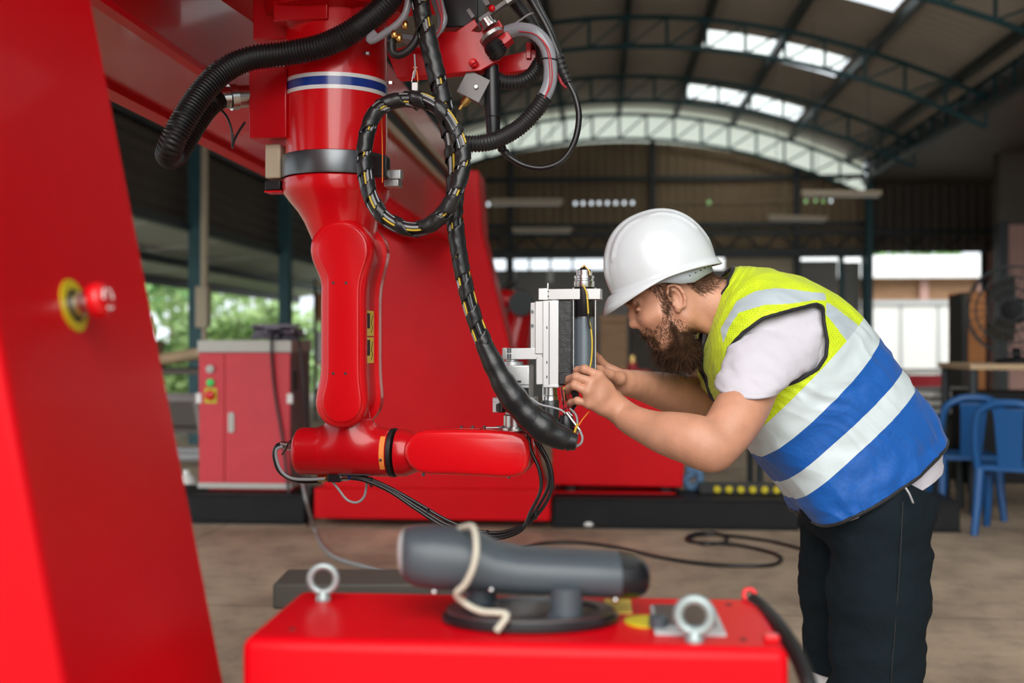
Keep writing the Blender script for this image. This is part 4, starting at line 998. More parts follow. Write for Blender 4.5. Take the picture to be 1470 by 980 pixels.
def prings(lst, grow=0.0):
    rs = []
    for (x, ya, yb, wd) in lst:
        t = P(x, ya, DP) - c0p; bt = P(x, yb, DP) - c0p; cz = (t.z + bt.z)/2; hz = (t.z - bt.z)/2 + grow; hy = .052*wd + grow
        ring = []
        for i in range(28):
            a = 2*math.pi*i/28; ca, sa = math.cos(a), math.sin(a)
            ring.append(Vector((t.x, hy*abs(ca)**.8*(1 if ca > 0 else -1) + .012, cz + hz*abs(sa)**.8*(1 if sa > 0 else -1))))
        rs.append(ring)
    return rs
pb_ = MB().rings(prings(sec)).build('housing', 'grey_plastic', pn, smooth=60)
MB().rings(prings(sec[11:], .0012)).build('end_cap', 'black_plastic', pn, smooth=60)
MB().rings(prings([s_ for s_ in sec[:3]], .001)).build('end_cap', 'grey_light', pn, smooth=60)
for (x, y) in ((626, 841), (706, 838), (880, 852)): MB().ell(P(x, y, DP) - c0p + Vector((0, -.036, 0)), (.004, .003, .004), 10, 6).build('screw', 'metal', pn, smooth=80)
cd = MB().tube(resample(spline([P(x, y, d) for x, y, d in ((650, 764, 1.50), (668, 756, 1.46), (680, 758, 1.43), (684, 785, 1.40), (680, 812, 1.395), (668, 838, 1.40), (655, 852, 1.41), (668, 866, 1.42), (690, 877, 1.41), (714, 879, 1.40), (728, 882, 1.395), (722, 893, 1.39), (712, 906, 1.385))], 8), .004), .0042, 8).build('rope_loop', 'cord_white', None, smooth=80)
tag(cd, 'off-white cord tied round the grey pendant', 'rope')
# ================================================================== red electrical cabinet on the rail
D = 8.0; s = D / FPX
cbn = empty('electrical_cabinet', B(ux(352, D), D, .206), -YAW, 'red electrical cabinet with grey trim, green lamp and loose cables', 'cabinet')
W = 68*s; H = 225*s - .02
MB().box((-W, 0, .05), (W, .55, H)).build('body', 'mauve_grey', cbn, bevel=.006)
MB().box((-W, -.02, .06), (-W + 38*s, 0, H - .09)).build('control_strip', 'red_cabinet', cbn, bevel=.003)
dr = MB().box((-W + 39*s, -.022, .06), (W, 0, H - .09)).build('door', 'red_cabinet', cbn, bevel=.003)
MB().box((-W - .01, -.025, H - .085), (W + .01, .56, H)).build('top_trim', 'cabinet_grey', cbn, bevel=.004)
MB().box((-W - .01, -.025, 0.02), (W + .01, .56, .06)).build('bottom_trim', 'cabinet_grey', cbn, bevel=.004)
MB().box((-W + .05, .03, -.0), (W, .5, .02)).build('foot_frame', 'red', cbn)
MB().prism(rrect(9*s, 30*s, 4*s), -.035, -.02, 'y', M=Matrix.Translation((-W + 49*s, 0, H - 120*s))).build('handle', 'cabinet_grey', dr)
for x in (-W, W): MB().box((x - .02, -.03, H - .45), (x + .02, .0, H - .38)).build('hinge', 'white_paint', cbn)
xc_ = -W + 18*s
MB().lathe([(.02, -.05), (.03, -.045), (.03, -.02)], (xc_, 0, H - 42*s), 'y', 16).build('push_button', 'cabinet_grey', cbn, smooth=40)
MB().lathe([(.01, -.052), (.028, -.04), (.028, -.02)], (xc_, 0, H - 62*s), 'y', 16).build('lamp', 'green_lamp', cbn, smooth=40)
es2 = MB().box((xc_ - .045, -.026, H - 92*s), (xc_ + .045, -.02, H - 70*s)).build('stop_plate', 'yellow', cbn)
MB().lathe([(.02, -.06), (.035, -.05), (.028, -.02)], (xc_, 0, H - 80*s), 'y', 16).build('stop_button', 'red_robot', es2, smooth=40)
MB().box((W, .06, H - .36), (W + .012, .14, H - .22)).build('vent', 'print_black', cbn)
for k in range(9):
    rn = random.Random(k); pts = [(rn.uniform(.0, W+.02), rn.uniform(.05, .4), H + .01 + .012*k) for _ in range(6)]
    MB().tube(resample(spline(pts, 6), .02), .012, 6).build('loose_cable', 'rag_mauve', cbn, smooth=80)
MB().tube(resample(spline([(W - .08, .1, H + .05), (W - .12, -.06, H + .02), (W - .10, -.06, H - .35), (W - .04, -.08, .4), (W + .02, -.12, .0)], 8), .03), .011, 8).build('loose_cable', 'cable_black', cbn, smooth=80)
MB().tube(resample(spline([(W - .06, .2, H + .06), (W + .04, .05, H + .02), (W + .10, .0, H - .35), (W + .13, .0, .25), (W + .16, -.1, -.1), (W + .2, -.3, -.19)], 8), .03), .010, 8).build('loose_cable', 'cable_black', cbn, smooth=80)
# ================================================================== things along the left side
def tubes(name, lst, r, m, par):
    for a, b_ in lst: MB().cyl(a, b_, r, seg=8).build(name, m, par)
tb = empty('tube_trolley', B(-3.55, 9.2, 0), -YAW, 'bare steel tube trolley between the gantry leg and red cabinet', 'trolley')
tubes('leg', [((-.35, 0, 0), (-.30, 0, .80)), ((.35, 0, 0), (.22, 0, .80)), ((-.35, .5, 0), (-.30, .5, .80)), ((.35, .5, 0), (.22, .5, .80))], .025, 'mauve_grey', tb)
tubes('top_bar', [((-.36, 0, .80), (.28, 0, .80)), ((-.36, .5, .80), (.28, .5, .80)), ((-.3, 0, .8), (-.3, .5, .8)), ((.22, 0, .8), (.22, .5, .8))], .028, 'mauve_grey', tb)
tubes('lower_bar', [((-.4, 0, .32), (.42, 0, .32)), ((-.4, .5, .32), (.42, .5, .32))], .035, 'cable_grey', tb)
wk = empty('work_table', B(-4.3, 11.6, 0), -YAW, 'dark work table under scrap wood by the open side', 'table')
MB().box((-.7, -.5, .95), (.75, .5, 1.0)).build('top', 'sheet_dark', wk)
tubes('leg', [((x, y, 0), (x, y, .95)) for x in (-.65, .7) for y in (-.45, .45)], .04, 'steel_dark', wk)
MB().box((-.62, -.4, .35), (.68, .4, .40)).build('shelf', 'sheet_dark', wk)
lg = MB().cyl((-.35, 0, -.04), (.3, .1, .06), .065, .06, seg=14).build('timber_log', 'wood_light', None, smooth=50, loc=B(-4.3, 11.35, 1.11), rot=(0, 0, -YAW)); tag(lg, 'short pale timber log lying on the dark work table', 'log')
for k, (u, v, z, sz, mm, lb_) in enumerate(((-4.75, 11.5, 1.0, (.35, .4, .28), 'carton', 'brown carton on the work table near the red gantry leg'), (-4.25, 11.75, .40, (.7, .5, .32), 'sheet_dark', 'dark toolbox on the lower shelf of the work table'), (-3.75, 11.4, .40, (.3, .4, .4), 'panel_grey', 'grey canister box under the table beside the cabinet'))):
    o = empty('storage_box', B(u, v, z), -YAW, lb_, 'box')
    MB().box((-sz[0]/2, -sz[1]/2, 0), (sz[0]/2, sz[1]/2, sz[2]*.88)).build('body', mm, o, bevel=.01)
    MB().box((-sz[0]/2 - .01, -sz[1]/2 - .01, sz[2]*.88), (sz[0]/2 + .01, sz[1]/2 + .01, sz[2])).build('lid', mm, o, bevel=.008)
for k, (u, mm) in enumerate(((-3.72, 'white_paint'), (-3.52, 'wire_red'), (-3.30, 'white_paint'))):
    o = MB().lathe([(.07, 0), (.085, .02), (.085, .16), (.06, .2), (.03, .22), (.03, .25)], seg=18).build('spray_can', mm, None, smooth=50, loc=B(u, 8.9, 0)); tag(o, ['white plastic jar on the floor nearest the gantry leg', 'small red jar on the floor under the tube trolley', 'white plastic jar on the floor next to the red cabinet'][k], 'jar')
mb = empty('meter_box', B(-4.86, 13.55, 0), -YAW, 'tan switch box on conduit fixed to the wall post', 'switch box')
MB().box((-.02, -.1, 1.45), (.13, .05, 1.95)).build('case', 'panel_tan', mb, bevel=.01); MB().cyl((.06, 0, 1.95), (.06, 0, 4.8), .045, seg=10).build('conduit', 'panel_tan', mb); MB().cyl((.06, 0, 0), (.06, 0, 1.45), .03, seg=10).build('conduit', 'panel_tan', mb)
cr = empty('shelf_rack', B(-4.0, 18.4, 0), -YAW, 'cluttered shelf rack just left of the robot arm', 'rack')
for z in (.1, .9, 1.6, 2.2): MB().box((-.6, -.3, z), (.9, .3, z + .05)).build('shelf', 'wood_light', cr)
tubes('post', [((x, y, 0), (x, y, 2.3)) for x in (-.58, .88) for y in (-.28, .28)], .03, 'steel_dark', cr)
for k in range(7):
    rn = random.Random(k + 3); x = -.45 + (k % 3)*.42; z = (.15, .95, 1.65)[k // 3]; mm = ('carton', 'panel_grey', 'wood_orange', 'white_paint')[k % 4]
    h_ = rn.uniform(.3, .55); o = empty('storage_box', B(-4.0 + x, 18.4, z), -YAW, '%s box on the %s of the rack, %s position' % ({'carton': 'brown', 'panel_grey': 'grey', 'wood_orange': 'orange', 'white_paint': 'white'}[mm], ('bottom shelf', 'middle shelf', 'third shelf')[k // 3], ('first', 'second', 'third')[k % 3]), 'box', 'boxes on the shelf rack')
    MB().box((-.18, -.2, 0), (.18, .2, h_*.85)).build('body', mm, o, bevel=.01); MB().box((-.19, -.21, h_*.85), (.19, .21, h_)).build('lid', mm, o, bevel=.01)
# ================================================================== things behind the tool and the worker
D = 11.0; s = D / FPX
ra = empty('small_robot', B(ux(725, D), D, 0), -YAW, 'blurred red robot arm further back beside the rear leg', 'robot')
def q2(x, y): return Vector(((x - 725)*s, 0, CAMZ - (y - 490)*s))
MB().lathe([(.32, 0), (.32, .1), (.22, .16), (.2, .75)], (0, 0, 0), 'z', 20).build('pedestal', 'red_deep', ra, smooth=40)
MB().tube([q2(725, 560), q2(735, 500), q2(745, 460), q2(752, 432)], [.2, .18, .13, .11], 12).build('lower_arm', 'red_deep', ra, smooth=50)
MB().tube([q2(752, 436), q2(725, 428), q2(705, 445), q2(698, 470)], [.11, .1, .08, .06], 12).build('upper_arm', 'red_deep', ra, smooth=50)
MB().cyl(q2(750, 436) + Vector((0, -.2, 0)), q2(750, 436) + Vector((0, .2, 0)), .12, seg=16).build('joint', 'steel_dark', ra, smooth=40)
MB().tube(spline([q2(700, 450), q2(735, 405), q2(756, 440), q2(750, 500)], 6), .03, 8).build('cable', 'cable_black', ra, smooth=80)
def crate(name, x0, x1, y0, d, depth, m, label, cat, lidm=None):
    s_ = d / FPX; o = empty(name, B(ux((x0+x1)/2, d), d, 0), -YAW, label, cat); w2 = (x1 - x0)*s_/2; h_ = CAMZ - (y0 - 490)*s_
    MB().box((-w2, 0, .05), (w2, depth, h_*.93)).build('body', m, o, bevel=.012); MB().box((-w2 - .015, -.02, h_*.93), (w2 + .015, depth + .02, h_)).build('lid', lidm or m, o, bevel=.01)
    for x in (-w2 + .06, w2 - .06): MB().box((x - .05, .05, 0), (x + .05, depth - .05, .05)).build('skid', 'wood', o)
crate('wooden_crate', 862, 900, 452, 19, .8, 'wood', 'tall brown wooden crate behind the tool cylinder', 'crate')
crate('machine_cabinet', 905, 962, 440, 21, .9, 'sheet_dark', 'dark machine cabinet behind the worker\'s beard', 'cabinet')
crate('wooden_crate', 800, 858, 476, 20, .8, 'wood', 'low brown wooden crate behind the white actuator', 'crate')
crate('machine_cabinet', 965, 1035, 455, 20, .8, 'steel_dark', 'dark steel cabinet behind the worker\'s neck', 'cabinet', 'panel_grey')
crate('machine_cabinet', 700, 722, 470, 15, .6, 'red_deep', 'small red cabinet at the foot of the far robot', 'cabinet')
gb = empty('gas_bottle', B(ux(908, 13), 13, 0), 0, 'small red gas bottle behind the worker\'s chin', 'bottle')
MB().lathe([(.16, .02), (.18, .06), (.18, .75), (.14, .9), (.05, .98), (.05, 1.04)], seg=20).build('body', 'wire_red', gb, smooth=50); MB().cyl((0, 0, 1.04), (0, 0, 1.12), .03, seg=10).build('valve', 'brass', gb)
fr = empty('low_rack', B(ux(1060, 9.5), 9.5, 0), -YAW, 'low dark steel frame behind the worker\'s elbow', 'frame'); s = 9.5/FPX
tubes('rail', [((-90*s, 0, .21*3), (80*s, 0, .21*3)), ((-90*s, .6, .63), (80*s, .6, .63))], .03, 'steel_dark', fr)
tubes('leg', [((x*s, y, 0), (x*s, y, .63)) for x in (-88, 30, 78) for y in (0, .6)], .03, 'steel_dark', fr)
MB().box((-92*s, .0, .64), (80*s, .62, .66)).build('board', 'wood_light', fr)
bl = MB().tube(resample(spline([P(x, y, 8.2) for x, y in ((985, 676), (1000, 674), (1005, 690), (992, 700), (984, 688), (996, 678))], 6), .02), .03, 8).build('blue_rope', 'rag_blue', None, smooth=80); tag(bl, 'blue rope coil hanging beside the second machine base', 'rope')
# ================================================================== right-hand side
def make_chair(m):
    t = empty('plastic_chair', (0, 0, 0))
    def rr(w_, d_, z, n=6): return [Vector((x, y, z)) for x, y in rrect(w_, d_, .06, n)]
    MB().rings([rr(.40, .38, .425), rr(.43, .41, .43), rr(.43, .41, .455), rr(.41, .39, .465), rr(.36, .34, .452)]).build('seat', m, t, smooth=40)
    for sx in (-1, 1):
        MB().tube([(sx*.19, -.18, .44), (sx*.20, -.20, .2), (sx*.215, -.225, 0)], [.034, .030, .024], 8).build('leg', m, t, smooth=50)
        MB().tube([(sx*.19, .18, .44), (sx*.20, .21, .2), (sx*.215, .24, 0)], [.034, .030, .024], 8).build('leg', m, t, smooth=50)
    bk = MB().tube(spline([(-.205, .17, .44), (-.215, .215, .62), (-.19, .25, .80), (-.10, .265, .868), (0, .268, .88), (.10, .265, .868), (.19, .25, .80), (.215, .215, .62), (.205, .17, .44)], 6), .027, 8).build('backrest', m, t, smooth=60)
    MB().prism([(-.075, .45), (.075, .45), (.09, .80), (.10, .865), (-.10, .865), (-.09, .80)], .0, .022, 'y', M=Matrix.Translation((0, .085, 0)) @ Matrix.Rotation(R(-12.0), 4, 'X')).build('back_panel', m, bk, bevel=.006)
    MB().box((-.07, .238, .79), (.07, .275, .815)).build('slot', 'print_black', bk)
    for sx in (-1, 1): MB().tube([(sx*.19, -.18, .38), (sx*.19, .18, .38)], .016, 6).build('apron', m, t)
    return t
c1 = make_chair('blue_plastic'); c1.location = Vector((P(1457, 490, 7.6).x, 7.6, 0)); c1.rotation_euler = (0, 0, R(180 - 32)); tag(c1, 'blue plastic chair at the right edge, nearer of the pair', 'chair', 'blue plastic chairs')
c2 = copy_tree(c1); c2.location = Vector((P(1384, 490, 8.35).x, 8.35, 0)); c2.rotation_euler = (0, 0, R(180 - 8)); tag(c2, 'blue plastic chair just behind the worker, partly hidden by another chair', 'chair', 'blue plastic chairs')
D = 10.5; s = D / FPX
bd = empty('wooden_board', B(ux(1397, D), D, 0), -YAW, 'upright orange-brown wooden cabinet by the back opening', 'cabinet')
h_ = CAMZ - (420 - 490)*s
MB().box((-6*s, 0, 0), (17*s, .4, h_)).build('side', 'wood_orange', bd, bevel=.004); MB().box((-14*s, .02, 0), (-6*s, .4, h_ - .02)).build('open_edge', 'print_black', bd); MB().box((-14*s, .38, 0), (17*s, .42, h_)).build('back', 'wood_orange', bd)
D = 8.6; s = D / FPX
wt = empty('wooden_table', B(ux(1450, D), D, 0), -YAW, 'brown wooden table top at the right edge above the chairs', 'table')
h_ = CAMZ - (522 - 490)*s
MB().box((-54*s, 0, h_ - .04), (110*s, .8, h_)).build('top', 'wood_light', wt, bevel=.005)
tubes('leg', [((x*s, y, 0), (x*s, y, h_ - .04)) for x in (-46, 102) for y in (.06, .74)], .035, 'steel_dark', wt)
MB().box((-40*s, .3, .2), (95*s, .7, .9)).build('drawer_unit', 'black_paint', wt, bevel=.01)
fnn = empty('industrial_fan', B(ux(1492, D), D + .5, h_), -YAW - .5, 'dark caged industrial fan on the table at right', 'fan')
r_ = .34; zc = .07 + r_
MB().lathe([(.16, 0), (.16, .03), (.03, .05), (.03, .12)], (0, .1, 0), seg=20).build('stand', 'black_paint', fnn, smooth=40)
for k, (rr_, yy) in enumerate(((r_, 0), (r_, -.1), (r_*.75, -.15), (r_*.5, -.17), (r_*.25, -.18))):
    MB().torus((0, yy, zc), rr_, .007, M=Matrix.Rotation(R(90), 3, 'X'), seg=36, ts=6).build('cage_ring', 'steel_dark', fnn)
for k in range(24):
    a = 2*math.pi*k/24; ca, sa = math.cos(a), math.sin(a)
    MB().tube([(ca*r_, 0, zc + sa*r_), (ca*r_, -.1, zc + sa*r_), (ca*r_*.75, -.15, zc + sa*r_*.75), (ca*.07, -.185, zc + sa*.07)], .0035, 5).build('cage_wire', 'steel_dark', fnn)
MB().lathe([(.02, -.2), (.07, -.19), (.08, .0), (.1, .02), (.1, .15)], (0, 0, zc), 'y', 18).build('motor', 'black_paint', fnn, smooth=40)
for k in range(3):
    Mb = Matrix.Translation((0, -.06, zc)) @ Matrix.Rotation(k*2.094, 4, 'Y') @ Matrix.Rotation(.5, 4, 'Z')
    MB().prism([(.06, -.05), (.28, -.13), (.31, .02), (.24, .11), (.06, .05)], -.004, .004, 'y', M=Mb).build('blade', 'metal_dark', fnn)
D = 12.0; s = D / FPX
mt = empty('metal_table', B(ux(1345, D), D, 0), -YAW, 'light steel-legged table in front of the bright back opening', 'table')
h_ = CAMZ - (530 - 490)*s
MB().box((-45*s, 0, h_ - .04), (45*s, .7, h_)).build('top', 'white_paint', mt, bevel=.004)
tubes('leg', [((x*s, y, 0), (x*s, y, h_ - .04)) for x in (-41, 41) for y in (.05, .65)], .03, 'grey_light', mt)
MB().box((-38*s, .03, h_ - .22), (38*s, .05, h_ - .05)).build('apron', 'wire_red', mt)
tr_ = empty('red_vise', B(ux(1387, D), D + .1, h_), 0, 'small red vise on the end of the light table', 'vise'); MB().box((-.12, -.1, 0), (.12, .1, .06)).build('base', 'wire_red', tr_, bevel=.01); MB().box((-.1, -.06, .06), (-.02, .06, .2)).build('jaw', 'wire_red', tr_, bevel=.01); MB().box((.03, -.06, .06), (.1, .06, .2)).build('jaw', 'wire_red', tr_, bevel=.01); MB().cyl((.1, 0, .12), (.22, 0, .12), .015, seg=8).build('screw', 'metal', tr_)
for k in range(6):
    D = 10.2; s = D/FPX; o = MB().prism(rrect(.42 - .02*(k % 2), .34, .03), 0, .035, 'z').build('paper_stack', ('white_paint', 'panel_grey')[k % 2], None, bevel=.004, loc=B(ux(1345, D) + .01*(k % 3), D, .66 + k*.037), rot=(0, 0, .1*k - YAW)); tag(o, 'pale folded sheet, %s from the bottom of the stack beside the blue chairs' % ('first', 'second', 'third', 'fourth', 'fifth', 'topmost')[k] if k < 5 else 'pale folded sheet on top of the stack beside the blue chairs', 'sheet', 'folded sheets on a stool')
so = empty('low_stool', B(ux(1345, 10.2), 10.2, 0), -YAW, 'low dark stool carrying a stack of pale sheets', 'stool'); MB().box((-.24, -.2, .62), (.26, .2, .66)).build('seat', 'black_paint', so, bevel=.006); tubes('leg', [((x, y, 0), (x, y, .62)) for x in (-.2, .22) for y in (-.16, .16)], .02, 'steel_dark', so)
sk_ = MB().ell((0, 0, .17), (.22, .2, .19), 16, 10); sk_.v = [(x*(1 + .08*math.sin(9*y + 14*z)), y, max(0.0, z + .015*math.sin(20*x))) for x, y, z in sk_.v]
o = sk_.build('sack', 'white_paint', None, smooth=180, loc=P(1442, 640, 9.0) * 1.0, rot=(0, 0, 0)); o.location.z = .45; tag(o, 'crumpled white bag seen through the nearer blue chair back', 'bag')
o2 = empty('side_bench', Vector((o.location.x, 9.0, 0)), 0, 'low dark bench under the crumpled white bag', 'bench'); MB().box((-.5, -.3, .40), (.6, .35, .45)).build('top', 'black_paint', o2, bevel=.005); tubes('leg', [((x, y, 0), (x, y, .4)) for x in (-.45, .55) for y in (-.25, .3)], .03, 'steel_dark', o2)
# cables on the floor
def floor_pt(x, y, dz=.012):
    d = CAMZ * FPX / (y - 490); p = P(x, y, d); return Vector((p.x, p.y, dz))
fc = MB().tube(resample(spline([floor_pt(*p) for p in ((750, 790), (780, 782), (830, 781), (890, 789), (950, 803), (1010, 812), (1070, 815), (1110, 813), (1122, 804), (1105, 795), (1060, 785), (1020, 782), (992, 780), (986, 774), (1000, 768), (1025, 767), (1042, 773), (1040, 781), (1010, 783), (992, 778), (998, 771), (1030, 770), (1070, 774), (1110, 780), (1150, 790))], 8), .02), .011, 8).build('floor_cable', 'cable_black', None, smooth=80); tag(fc, 'long black cable looped on the floor beside the worker', 'cable')
pts = [P(398+35, 560, 7.5), P(434, 690, 7.4), P(440, 720, 7.2)] + [floor_pt(*p) for p in ((452, 762), (462, 785), (482, 803), (520, 815), (570, 829), (640, 850))]
fc = MB().tube(resample(spline([Vector((p.x, p.y, max(.012, p.z))) for p in pts[1:]], 8), .02), .011, 8).build('floor_cable', 'cable_grey', None, smooth=80); tag(fc, 'grey cable running from the cabinet across the floor', 'cable')
bt = MB().ell((0, 0, .02), (.035, .035, .022), 12, 8).build('white_stopper', 'white_paint', None, smooth=180, loc=floor_pt(845, 757, 0)); tag(bt, 'tiny white stopper lying on the floor before the black rail', 'stopper')
# ================================================================== the worker
from mathutils import noise as mnoise
def mk_fabric(name, color, rough, dots=0.0, dscale=300.0, bump=.25, bscale=40, sheen=.1, spec=.3, metal=0.0):
    m_ = mat(name, color, rough, bump=bump, bscale=bscale, sheen=sheen, spec=spec, metal=metal)
    if dots:
        nt_ = m_.node_tree; b = nt_.nodes['Principled BSDF']; tc_ = nt_.nodes.new('ShaderNodeTexCoord'); v_ = nt_.nodes.new('ShaderNodeTexVoronoi'); v_.inputs['Scale'].default_value = dscale; v_.inputs['Randomness'].default_value = .15
        rp = nt_.nodes.new('ShaderNodeValToRGB'); rp.color_ramp.elements[0].position = .25; rp.color_ramp.elements[1].position = .45
        rp.color_ramp.elements[0].color = tuple(c_ * (1 - dots) for c_ in color) + (1,); rp.color_ramp.elements[1].color = tuple(color) + (1,)
        nt_.links.new(tc_.outputs['Object'], v_.inputs['Vector']); nt_.links.new(v_.outputs['Distance'], rp.inputs['Fac']); nt_.links.new(rp.outputs['Color'], b.inputs['Base Color'])
    return m_
mk_fabric('vest_yellow', (0.55, 0.69, 0.012), .6, dots=.35, dscale=210)
mk_fabric('vest_blue', (0.003, 0.085, 0.36), .55, dots=.25, dscale=330)
mk_fabric('vest_silver', (0.52, 0.60, 0.62), .42, bump=.15, bscale=30, spec=.6)
mk_fabric('vest_strap', (0.40, 0.47, 0.51), .42, bump=.15, bscale=30, spec=.6)
mk_fabric('trim_black', (0.01, 0.01, 0.012), .6)
mk_fabric('tshirt', (0.54, 0.525, 0.58), .8, bump=.2, bscale=35)
mk_fabric('trousers', (0.005, 0.010, 0.014), .85, bump=.35, bscale=30, sheen=0, spec=.15)
mk_fabric('boot', (0.78, 0.78, 0.80), .5, bump=.1)
mat('skin', (0.50, 0.245, 0.15), .48, var=.10, vscale=22, bump=.10, bscale=160, sss=.12, col2=(.56, .275, .175))
mat('hair', (0.105, 0.055, 0.028), .5, var=.5, vscale=60, spec=.3)
mat('beard', (0.040, 0.020, 0.012), .55, var=.5, vscale=50, spec=.25, col2=(.10, .045, .02))
mat('helmet', (0.62, 0.66, 0.69), .28, coat=.2)
mat('helmet_band', (0.42, 0.47, 0.51), .45)
mat('eye', (0.6, 0.58, 0.55), .2); mat('lip', (0.45, 0.17, 0.13), .5)
DM = 2.76
W_FEET = P(1240, 490, 2.80)
person = empty('person', (W_FEET.x, W_FEET.y, 0), 0, 'worker in white helmet and yellow-blue reflective vest bending over the robot tool', 'person')
PO = Vector((W_FEET.x, W_FEET.y, 0))
def np_mesh(name, parts, m, parent, smooth=True, sub=None):
    Vs, Fs, o = [], [], 0
    for V, F in parts: Vs.append(V); Fs.append(F + o); o += len(V)
    V = np.concatenate(Vs) - np.array(PO); F = np.concatenate(Fs)
    me = bpy.data.meshes.new(name); me.from_pydata(V.tolist(), [], F.tolist()); me.update()
    me.materials.append(MATS[m]); me.shade_smooth()
    ob = bpy.data.objects.new(name, me); col.objects.link(ob); ob.parent = parent
    return ob
def ipol(vals, n, per=1):
    pts = [Vector(v_) for v_ in vals]; out = []
    q = [pts[0]*2 - pts[1]] + pts + [pts[-1]*2 - pts[-2]]
    for j in range(n):
        t = j/(n - 1)*(len(pts) - 1); i = min(int(t), len(pts) - 2); t -= i; p0, p1, p2, p3 = q[i], q[i+1], q[i+2], q[i+3]
        out.append(.5*((2*p1) + (p2 - p0)*t + (2*p0 - 5*p1 + 4*p2 - p3)*t*t + (3*p1 - p0 - 3*p2 + p3)*t**3))
    return out
def pj(x, y, d=DM): return np.array(P(x, y, d))
def box_of(pts, m_): a = np.array(pts); return a.min(0) - m_, a.max(0) + m_
# ---- hands and arms
near_hand = dict(W=(893, 592, 2.60),
    index=[(860, 539, 2.578), (839, 530, 2.578), (829, 531, 2.598), (826, 536, 2.614)],
    middle=[(849, 548, 2.562), (827, 541, 2.562), (817, 544, 2.585), (815, 549, 2.602)],
    ring=[(843, 562, 2.556), (825, 553, 2.560), (816, 557, 2.583), (815, 562, 2.600)],
    pinky=[(845, 579, 2.562), (829, 575, 2.566), (820, 577, 2.585), (817, 580, 2.598)],
    thumb=[(882, 570, 2.615), (866, 556, 2.632), (850, 548, 2.640), (838, 546, 2.645)])
far_hand = dict(W=(899, 549, 2.76),
    index=[(872, 528, 2.755), (859, 515, 2.745), (853, 508, 2.73), (849, 505, 2.712)],
    middle=[(868, 538, 2.77), (851, 529, 2.775), (842, 531, 2.755), (839, 535, 2.735)],
    ring=[(868, 549, 2.775), (852, 543, 2.78), (843, 545, 2.76), (840, 549, 2.74)],
    pinky=[(872, 560, 2.77), (858, 557, 2.775), (850, 558, 2.755), (847, 561, 2.74)],
    thumb=[(889, 543, 2.72), (875, 537, 2.695), (861, 531, 2.675), (850, 526.5, 2.662)])
def hand(f, h_):
    W_ = pj(*h_['W']); rr = dict(index=(.0105, .0098, .0088, .0072), middle=(.0108, .0098, .0088, .0074), ring=(.0102, .0094, .0084, .007), pinky=(.0095, .0084, .0074, .0064))
    M_ = {n_: [pj(*p) for p in h_[n_]] for n_ in ('index', 'middle', 'ring', 'pinky', 'thumb')}
    for n_ in ('index', 'middle', 'ring', 'pinky'):
        f.cap(W_ + (M_[n_][0] - W_)*.08, M_[n_][0], .0185, .0118, k=.018)
    for a, b in (('index', 'middle'), ('middle', 'ring'), ('ring', 'pinky')):
        f.cap((W_ + M_[a][0]*2)/3, (W_ + M_[b][0]*2)/3, .0125, k=.014); f.cap(M_[a][0], M_[b][0], .0098, .0095, k=.006)
    f.cap(W_, (W_ + M_['pinky'][0])/2, .018, .016, k=.014)
    T_ = M_['thumb']; f.cap(W_, T_[0], .018, .0165, k=.016); f.chain(T_, [.0150, .0118, .0105, .0088], k=.006)
    for n_ in ('index', 'middle', 'ring', 'pinky'):
        P_ = M_[n_]; R_ = rr[n_]
        f.chain(P_, R_, k=.0022)
        f.ell(P_[1], (R_[1]*1.10,)*3, k=.003)
allp = [pj(*p) for h_ in (near_hand, far_hand) for v_ in h_.values() for p in (v_ if isinstance(v_, list) else [v_])]
near_arm = [(1112, 500, 2.655), (1086, 545, 2.575), (1060, 594, 2.51), (1030, 636, 2.47), (1012, 638, 2.462), (984, 629, 2.478), (951, 621, 2.513), (910, 604.5, 2.570), (893, 592, 2.60)]
near_r = [.045, .052, .0555, .048, .0475, .0475, .0410, .031, .0262]
far_arm = [(1060, 485, 2.95), (1030, 530, 2.99), (1008, 566, 3.00), (990, 572, 2.97), (955, 562, 2.90), (920, 553, 2.81), (899, 549, 2.76)]
far_r = [.045, .048, .05, .050, .045, .033, .0265]
allp += [pj(*p) for p in near_arm + far_arm]
lo, hi = box_of(allp, .085)
fa = Field(lo, hi, .0026)
def smooth_chain(f, pts, rads, n, k):
    p_ = ipol([pj(*p) for p in pts], n); r_ = ipol([(r, 0, 0) for r in rads], n); f.chain([np.array(p) for p in p_], [r.x for r in r_], k=k)
smooth_chain(fa, near_arm, near_r, 34, .012); smooth_chain(fa, far_arm, far_r, 30, .012)
fa.cap(pj(1022, 652, 2.462), pj(1012, 648, 2.458), .028, k=.03)
fa.cap(pj(1000, 623, 2.468), pj(965, 616, 2.50), .034, .028, k=.025)
hand(fa, near_hand); hand(fa, far_hand)
armV = fa.mesh()
